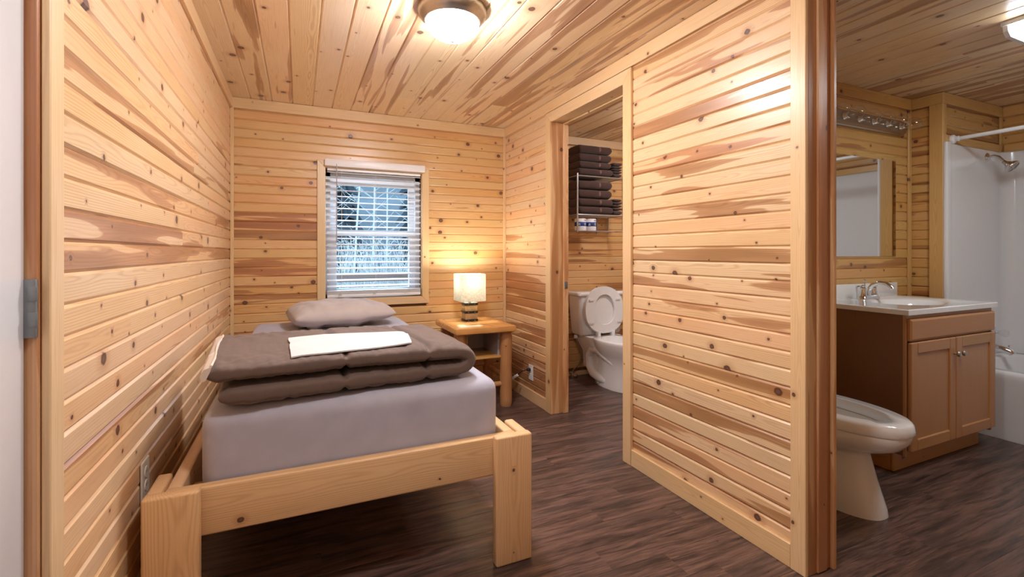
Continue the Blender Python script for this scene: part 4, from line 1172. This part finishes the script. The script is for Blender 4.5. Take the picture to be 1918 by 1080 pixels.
# two wrapped paper rolls on the bottom rails
def text_mesh(body, size, extrude=0.0004):
    cu = bpy.data.curves.new('print', 'FONT'); cu.body = body; cu.size = size; cu.extrude = extrude; cu.align_x = 'CENTER'; cu.align_y = 'CENTER'
    ob = bpy.data.objects.new('print', cu); COL.objects.link(ob)
    dg = bpy.context.evaluated_depsgraph_get(); me = bpy.data.meshes.new_from_object(ob.evaluated_get(dg))
    bpy.data.objects.remove(ob); bpy.data.curves.remove(cu)
    return me
for i, (x, tilt) in enumerate(((2.258, -6), (2.362, -8))):
    r, h = 0.0505, 0.104
    e = empty('toilet_paper_roll', (x, 3.535, 1.322), 'white wrapped paper roll with blue band, %s' % ('next to the left rack post' if i == 0 else 'farther from the left rack post'), 'paper roll', 'paper rolls on the rack', )
    prof = [(0, 0), (r * .92, 0.0), (r, .008), (r * 1.01, h * .5), (r, h - .008), (r * .9, h), (0, h)]
    MB().lathe(prof, (x, 3.535, 1.322), 32).build('roll', M['paper'], e, smooth=True)
    bd = MB().lathe([(r * 1.012, h * .36), (r * 1.025, h * .37), (r * 1.025, h * .70), (r * 1.012, h * .71)], (x, 3.535, 1.322), 32).build('printed_band', M['blue'], e, smooth=True)
    zc = 1.322
    for (body, sz, ang, z, mat) in (('VAL', .018, -70, zc + h * .84, M['navy']),):
        me = text_mesh(body, sz); me.materials.append(mat)
        a = math.radians(ang); n_ = Vector((math.cos(a), math.sin(a), 0))
        rot = frame((0, 0, 0), Vector((-n_.y, n_.x, 0)), (0, 0, 1)) @ Matrix.Rotation(PI / 2, 4, 'X')
        link(bpy.data.objects.new('print', me), e, Matrix.Translation(Vector((x, 3.535, z)) + n_ * (r * 1.012)) @ rot)
    for (ang, dz, L) in ((-72, .006, .020), (-72, -.006, .016), (-132, .004, .014), (-132, -.007, .018)):
        a = math.radians(ang); n_ = Vector((math.cos(a), math.sin(a), 0)); tdir = Vector((-n_.y, n_.x, 0))
        c = Vector((x, 3.535, zc + h * .535 + dz)) + n_ * (r * 1.027)
        timber('print', M['paper'], bd, c - tdir * L / 2, c + tdir * L / 2, (0, 0, 1), .005, .0012, 0)

# ================================================================== BATHROOM
VX0, VX1, VY0, VYB = 2.790, 3.668, 1.352, 1.850
va = empty('vanity_cabinet', (3.23, 1.6, 0), 'honey maple vanity cabinet with two doors under a white top', 'cabinet')
MP = M['maple']
ROTV = Matrix.Rotation(-PI / 2, 4, 'Y')
MB().box(VX0, VX0 + .016, VY0 + .012, VYB, 0.10, .812).build('side_panel', M['maple_shaded'], va, loc=(VX0, 1.6, .45), rot=Matrix.Rotation(-PI / 2, 4, 'Y') @ Matrix.Rotation(PI / 2, 4, 'X'))
MB().box(VX0, VX0 + .016, VY0, VY0 + .012, 0.10, .812).box(VX1 - .016, VX1, VY0, VYB, 0.10, .812).box(VX0 + .016, VX1 - .016, VY0 + .02, VYB, .10, .116).box(VX0 + .016, VX1 - .016, VYB - .01, VYB, .116, .812) \
    .build('body', MP, va, loc=(3.23, 1.6, .45), rot=ROTV)
MB().box(VX0 + .016, VX1 - .016, VY0, VY0 + .018, .116, .14).box(VX0 + .016, VX1 - .016, VY0, VY0 + .018, .77, .812).box(VX0 + .016, VX1 - .016, VY0, VY0 + .018, .66, .69) \
    .box(VX0 + .016, VX0 + .045, VY0, VY0 + .018, .14, .77).box(VX1 - .045, VX1 - .016, VY0, VY0 + .018, .14, .77).box(3.21, 3.25, VY0, VY0 + .018, .14, .66).build('face_frame', MP, va, loc=(3.23, 1.36, .45))
timber('toe_kick', M['kick'], va, (VX0 + .004, VY0 + .062, .049), (VX1 - .004, VY0 + .062, .049), (0, 0, 1), .098, .014)
timber('toe_kick_side', M['kick'], va, (VX0 + .008, VYB - .01, .049), (VX0 + .008, VY0 + .07, .049), (0, 0, 1), .098, .012)
DT = VY0 - .019
dr = MB(); dr.loft([[Vector(p) for p in ((VX0 + .012, VY0 - .001, .682), (VX1 - .004, VY0 - .001, .682), (VX1 - .004, VY0 - .001, .792), (VX0 + .012, VY0 - .001, .792))],
                    [Vector(p) for p in ((VX0 + .012, DT + .006, .682), (VX1 - .004, DT + .006, .682), (VX1 - .004, DT + .006, .792), (VX0 + .012, DT + .006, .792))],
                    [Vector(p) for p in ((VX0 + .022, DT, .692), (VX1 - .014, DT, .692), (VX1 - .014, DT, .782), (VX0 + .022, DT, .782))]])
dr.build('drawer_front', MP, va, loc=(3.23, 1.34, .735))
XM = 3.232
for x0, x1, kx in ((VX0 + .012, XM - .004, XM - .026), (XM + .004, VX1 - .004, XM + .030)):
    z0, z1, fw = .125, .674, .058
    dd = MB().box(x0 + .01, x1 - .01, VY0 - .012, VY0 - .003, z0 + .01, z1 - .01).build('door', MP, va, loc=((x0 + x1) / 2, VY0, (z0 + z1) / 2), rot=ROTV)
    timber('stile', MP, dd, (x0 + fw / 2, VY0 - .0105, z0), (x0 + fw / 2, VY0 - .0105, z1), (1, 0, 0), fw, .019, .004)
    timber('stile', MP, dd, (x1 - fw / 2, VY0 - .0105, z0), (x1 - fw / 2, VY0 - .0105, z1), (1, 0, 0), fw, .019, .004)
    timber('rail', MP, dd, (x0 + fw, VY0 - .0105, z0 + fw / 2), (x1 - fw, VY0 - .0105, z0 + fw / 2), (0, 0, 1), fw, .0188, .004)
    timber('rail', MP, dd, (x0 + fw, VY0 - .0105, z1 - fw / 2), (x1 - fw, VY0 - .0105, z1 - fw / 2), (0, 0, 1), fw, .0188, .004)
    MB().lathe([(.006, 0), (.005, -.012), (.013, -.016), (.016, -.022), (.012, -.028), (0, -.030)], (kx, VY0 - .020, z1 - .085), 18, 'Y').build('knob', M['nickel'], dd, smooth=True)

# vanity top with moulded basin and backsplash
CX0, CX1, CY0, CY1, CT = 2.776, 3.690, 1.332, 1.853, .842
vt = empty('sink_countertop', (3.23, 1.6, .814), 'white cultured marble vanity top with moulded oval basin', 'countertop')
N = 64; bc = Vector((3.232, 1.560, 0))
def ellip(a, b, z): return [Vector((bc.x + a * math.cos(2 * PI * j / N), bc.y + b * math.sin(2 * PI * j / N), z)) for j in range(N)]
def rect_ring(z, ins=0.0):
    out = []
    for j in range(N):
        c_, s_ = math.cos(2 * PI * j / N), math.sin(2 * PI * j / N)
        kx = ((CX1 - ins - bc.x) if c_ > 0 else (bc.x - CX0 - ins)) / max(1e-6, abs(c_))
        ky = ((CY1 - bc.y) if s_ > 0 else (bc.y - CY0 - ins)) / max(1e-6, abs(s_))
        k = min(kx, ky); out.append(Vector((bc.x + k * c_, bc.y + k * s_, z)))
    # snap nearest samples to the four corners
    for (cx_, cy_) in ((CX0 + ins, CY0 + ins), (CX1 - ins, CY0 + ins), (CX0 + ins, CY1), (CX1 - ins, CY1)):
        i = min(range(N), key=lambda q: (out[q].x - cx_) ** 2 + (out[q].y - cy_) ** 2); out[i] = Vector((cx_, cy_, z))
    return out
top = MB(); top.loft([ellip(.235, .165, .8145), rect_ring(.8145), rect_ring(CT - .004), rect_ring(CT, .004), ellip(.232, .165, CT), ellip(.222, .155, CT - .006), ellip(.205, .140, CT - .03), ellip(.16, .105, CT - .09), ellip(.06, .04, CT - .12), ellip(.02, .02, CT - .122)], False, True)
top.build('counter', M['marble'], vt, smooth=True, angle=35)
MB().box(CX0, CX1, CY1 - .018, CY1, CT - .002, CT + .088).build('backsplash', M['marble'], vt, bevel=.003)
MB().lathe([(.02, CT - .1215), (.024, CT - .119), (.016, CT - .118), (0, CT - .119)], (bc.x, bc.y, 0), 16).build('drain', M['chrome'], vt, smooth=True)
# faucet
FX, FY = 3.232, 1.765
fa = empty('faucet', (FX, FY, CT), 'chrome two handle bathroom faucet on the vanity top', 'faucet')
fb = MB(); fb.loft([rrect(FX, FY, .085, .029, .02, CT + .001), rrect(FX, FY, .080, .026, .02, CT + .016), rrect(FX, FY, .070, .020, .018, CT + .024)])
fb.build('base', M['chrome'], fa, smooth=True)
for s in (-1, 1):
    hd = MB().lathe([(.026, .016), (.022, .024), (.020, .040), (.016, .058), (.017, .066), (.010, .074), (.011, .082), (0, .088)], (FX + s * .055, FY, CT), 18).build('handle', M['chrome'], fa, smooth=True)
    MB().tube([(FX + s * .055, FY, CT + .072), (FX + s * .085, FY + .005, CT + .078), (FX + s * .108, FY + .008, CT + .074)], [.005, .006, .004], 8).build('lever', M['chrome'], hd, smooth=True)
MB().tube([(FX, FY, CT + .018), (FX, FY - .002, CT + .055), (FX, FY - .025, CT + .088), (FX, FY - .062, CT + .104), (FX, FY - .098, CT + .100), (FX, FY - .125, CT + .082), (FX, FY - .132, CT + .070)], [.016, .014, .013, .012, .0115, .012, .0125], 14).build('spout', M['chrome'], fa, smooth=True)
MB().tube([(FX, FY + .020, CT + .018), (FX, FY + .020, CT + .105)], .003, 8).lathe([(.004, .103), (.009, .108), (.010, .114), (.005, .118), (0, .119)], (FX, FY + .02, CT), 12).build('pop_up_rod', M['chrome'], fa, smooth=True)

# mirror
mi = empty('wall_mirror', (3.30, YV - .003, 1.105), 'frameless rectangular mirror above the vanity', 'mirror')
MB().box(2.890, 3.700, YV - .0075, YV - .0015, 1.105, 1.748).build('mirror_glass', M['silver'], mi)
for x, z in ((3.01, 1.105), (3.68, 1.105), (3.01, 1.748), (3.68, 1.748)):
    MB().box(x - .010, x + .010, YV - .012, YV - .001, z - .009, z + .009).build('clip', M['bulbglass'], mi, bevel=.002)

# vanity light bar
vb = empty('vanity_light_bar', (3.30, YV, 1.92), 'chrome vanity light bar with clear globe bulbs above the mirror', 'light bar')
bar = MB(); pr = [(0, 1.925), (-.018, 1.925), (-.022, 1.932), (-.034, 1.940), (-.036, 1.950), (-.036, 2.000), (-.034, 2.010), (-.022, 2.018), (-.018, 2.025), (0, 2.025)]
bar.loft([[Vector((x, YV - .001 + y, z)) for y, z in pr] for x in (2.84, 3.765)]); bar.build('bar', M['nickel'], vb, smooth=True, angle=25)
for i in range(6):
    x = 3.690 - i * .152; y = YV - .037; z = 1.975
    so = MB().lathe([(.020, 0), (.024, -.006), (.021, -.014), (.019, -.030), (.014, -.032)], (x, y, z), 18, 'Y').build('socket', M['chrome'], vb, smooth=True)
    prof = [(.012, -.026), (.016, -.040)] + [(.0425 * math.sin(a), -.080 + .0425 * math.cos(a)) for a in [0.42 + (PI - 0.42) * q / 16 for q in range(17)]]
    gb = MB().lathe(prof, (x, y, z), 24, 'Y').build('globe_bulb', M['bulbglass'], so, smooth=True)
    bpy.data.objects[gb.name]
    MB().lathe([(.010, -.026), (.009, -.038), (.004, -.052), (0, -.055)], (x, y, z), 10, 'Y').build('bulb_stem', M['nickel'], so, smooth=True)

# bathtub, surround, fittings
TX0, TX1, TY0, TY1 = 3.868, XE - .014, .135, YT - .012
tcx, tcy, thx, thy = (TX0 + TX1) / 2, (TY0 + TY1) / 2, (TX1 - TX0) / 2, (TY1 - TY0) / 2
RZ = .412
tub = MB(); tub.loft([rrect(tcx, tcy, thx - .012, thy, .01, 0), rrect(tcx, tcy, thx - .008, thy, .012, .05), rrect(tcx, tcy, thx - .002, thy, .012, RZ - .05), rrect(tcx, tcy, thx, thy, .014, RZ - .02), rrect(tcx, tcy, thx - .006, thy - .004, .02, RZ - .004), rrect(tcx, tcy, thx - .018, thy - .012, .025, RZ),
                     rrect(tcx + .005, tcy, thx - .075, thy - .07, .12, RZ), rrect(tcx + .005, tcy, thx - .088, thy - .085, .12, RZ - .012), rrect(tcx + .005, tcy, thx - .13, thy - .14, .14, .14), rrect(tcx + .005, tcy, thx - .20, thy - .22, .12, .10)])
tag(tub.build('bathtub', M['acrylic'], smooth=True, angle=50), 'white bathtub with plain apron beside the vanity', 'bathtub')
ST = 1.852
su = MB(); pth = []; offs = .012
xa, xb, ya, yb_ = TX0 + .018, TX1 - .002, TY0 + .004, TY1 - .002
pts = [(xa, yb_)]
for i in range(9):
    a = PI / 2 - PI / 2 * i / 8; pts.append((xb - .09 + .09 * math.cos(a), yb_ - .09 + .09 * math.sin(a)))
for i in range(9):
    a = -PI / 2 * i / 8; pts.append((xb - .09 + .09 * math.cos(a), ya + .09 + .09 * math.sin(a)))
pts.append((xa, ya))
rings = []
for i, (x, y) in enumerate(pts):
    a, b = Vector(pts[max(0, i - 1)]), Vector(pts[min(len(pts) - 1, i + 1)]); d = (b - a).normalized(); nn = Vector((-d.y, d.x)) * -1
    zt = ST
    rings.append([Vector((x, y, RZ + .001)), Vector((x, y, zt)), Vector((x + nn.x * .004, y + nn.y * .004, zt + .004)), Vector((x + nn.x * .014, y + nn.y * .014, zt - .004)), Vector((x + nn.x * .014, y + nn.y * .014, RZ + .001))])
su.loft(rings)
sr = su.build('tub_surround', M['acrylic'], smooth=True, angle=40)
tag(sr, 'glossy white tub surround panels around the bathtub', 'surround')
col_ = MB(); col_.loft([rrect(TX0 + .034, TY1 - .012, .030, .014, .012, z) for z in (RZ + .001, ST - .01, ST + .004)]); col_.build('edge_column', M['acrylic'], sr, smooth=True)
SX = 4.42
wy = TY1 - .017
sh_ = empty('wall_shower', (SX, wy, 1.79), 'chrome shower head on a bent arm above the tub', 'shower head')
MB().lathe([(.0, -.012), (.012, -.012), (.026, -.006), (.030, 0), (0, 0)], (SX, wy, 1.80), 20, 'Y').build('flange', M['chrome'], sh_, smooth=True)
MB().tube([(SX, wy - .008, 1.80), (SX, wy - .035, 1.803), (SX, wy - .060, 1.792), (SX, wy - .080, 1.765), (SX, wy - .088, 1.750)], [.009] * 5, 12).build('arm', M['chrome'], sh_, smooth=True)
hdm = MB().lathe([(.0, .005), (.013, .003), (.014, -.012), (.024, -.030), (.042, -.050), (.045, -.060), (.040, -.064), (.0, -.064)], (0, 0, 0), 26)
fr4 = Matrix.Translation((SX, wy - .086, 1.752)) @ Matrix.Rotation(math.radians(-48), 4, 'X')
hd_ = mb_local('spray_head', hdm, M['chrome'], sh_, fr4, smooth=True)
for q in range(3):
    mb_local('nozzle_ring', MB().lathe([(.012 + q * .011, -.0635), (.012 + q * .011, -.0655), (.016 + q * .011, -.0655), (.016 + q * .011, -.0635)], (0, 0, 0), 24), M['nickel'], hd_, fr4, smooth=True)
kn_ = empty('bath_tap', (4.505, wy, .55), 'clear knob handle on a chrome plate above the tub spout', 'handle')
MB().lathe([(.0, -.014), (.018, -.014), (.036, -.006), (.040, 0), (0, 0)], (4.505, wy, .565), 22, 'Y').build('plate', M['chrome'], kn_, smooth=True)
MB().tube([(4.505, wy - .012, .565), (4.505, wy - .035, .565)], .011, 12).build('stem', M['chrome'], kn_, smooth=True)
MB().lathe([(.0, -.082), (.020, -.080), (.027, -.070), (.025, -.050), (.018, -.036), (0, -.034)], (4.505, wy, .565), 10, 'Y').build('knob', M['bulbglass'], kn_)
ts = empty('tub_spout', (4.40, wy, .45), 'chrome tub spout with diverter pull above the rim', 'spout')
MB().tube([(4.40, wy, .475), (4.40, wy - .03, .475), (4.40, wy - .09, .468), (4.40, wy - .125, .455), (4.40, wy - .138, .44)], [.026, .026, .024, .021, .019], 16).build('body', M['chrome'], ts, smooth=True)
MB().tube([(4.40, wy - .118, .475), (4.40, wy - .118, .492)], .004, 8).lathe([(.004, .490), (.009, .494), (.007, .500), (0, .501)], (4.40, wy - .118, 0), 12).build('diverter', M['chrome'], ts, smooth=True)
ro = empty('shower_rod', (3.985, .9, 1.86), 'white shower curtain rod across the tub opening', 'rod')
MB().tube([(3.985, .132, 1.885), (3.985, YT - .016, 1.885)], .0125, 14).build('rod', M['vinyl'], ro, smooth=True)
for y, s in ((YT - .013, -1), (.13, 1)):
    MB().lathe([(.0, 0), (.030, 0), (.030, s * .010), (.024, s * .018), (.018, s * .020), (.018, s * .038), (.0125, s * .042)], (3.985, y, 1.885), 20, 'Y').build('flange', M['vinyl'], ro, smooth=True)
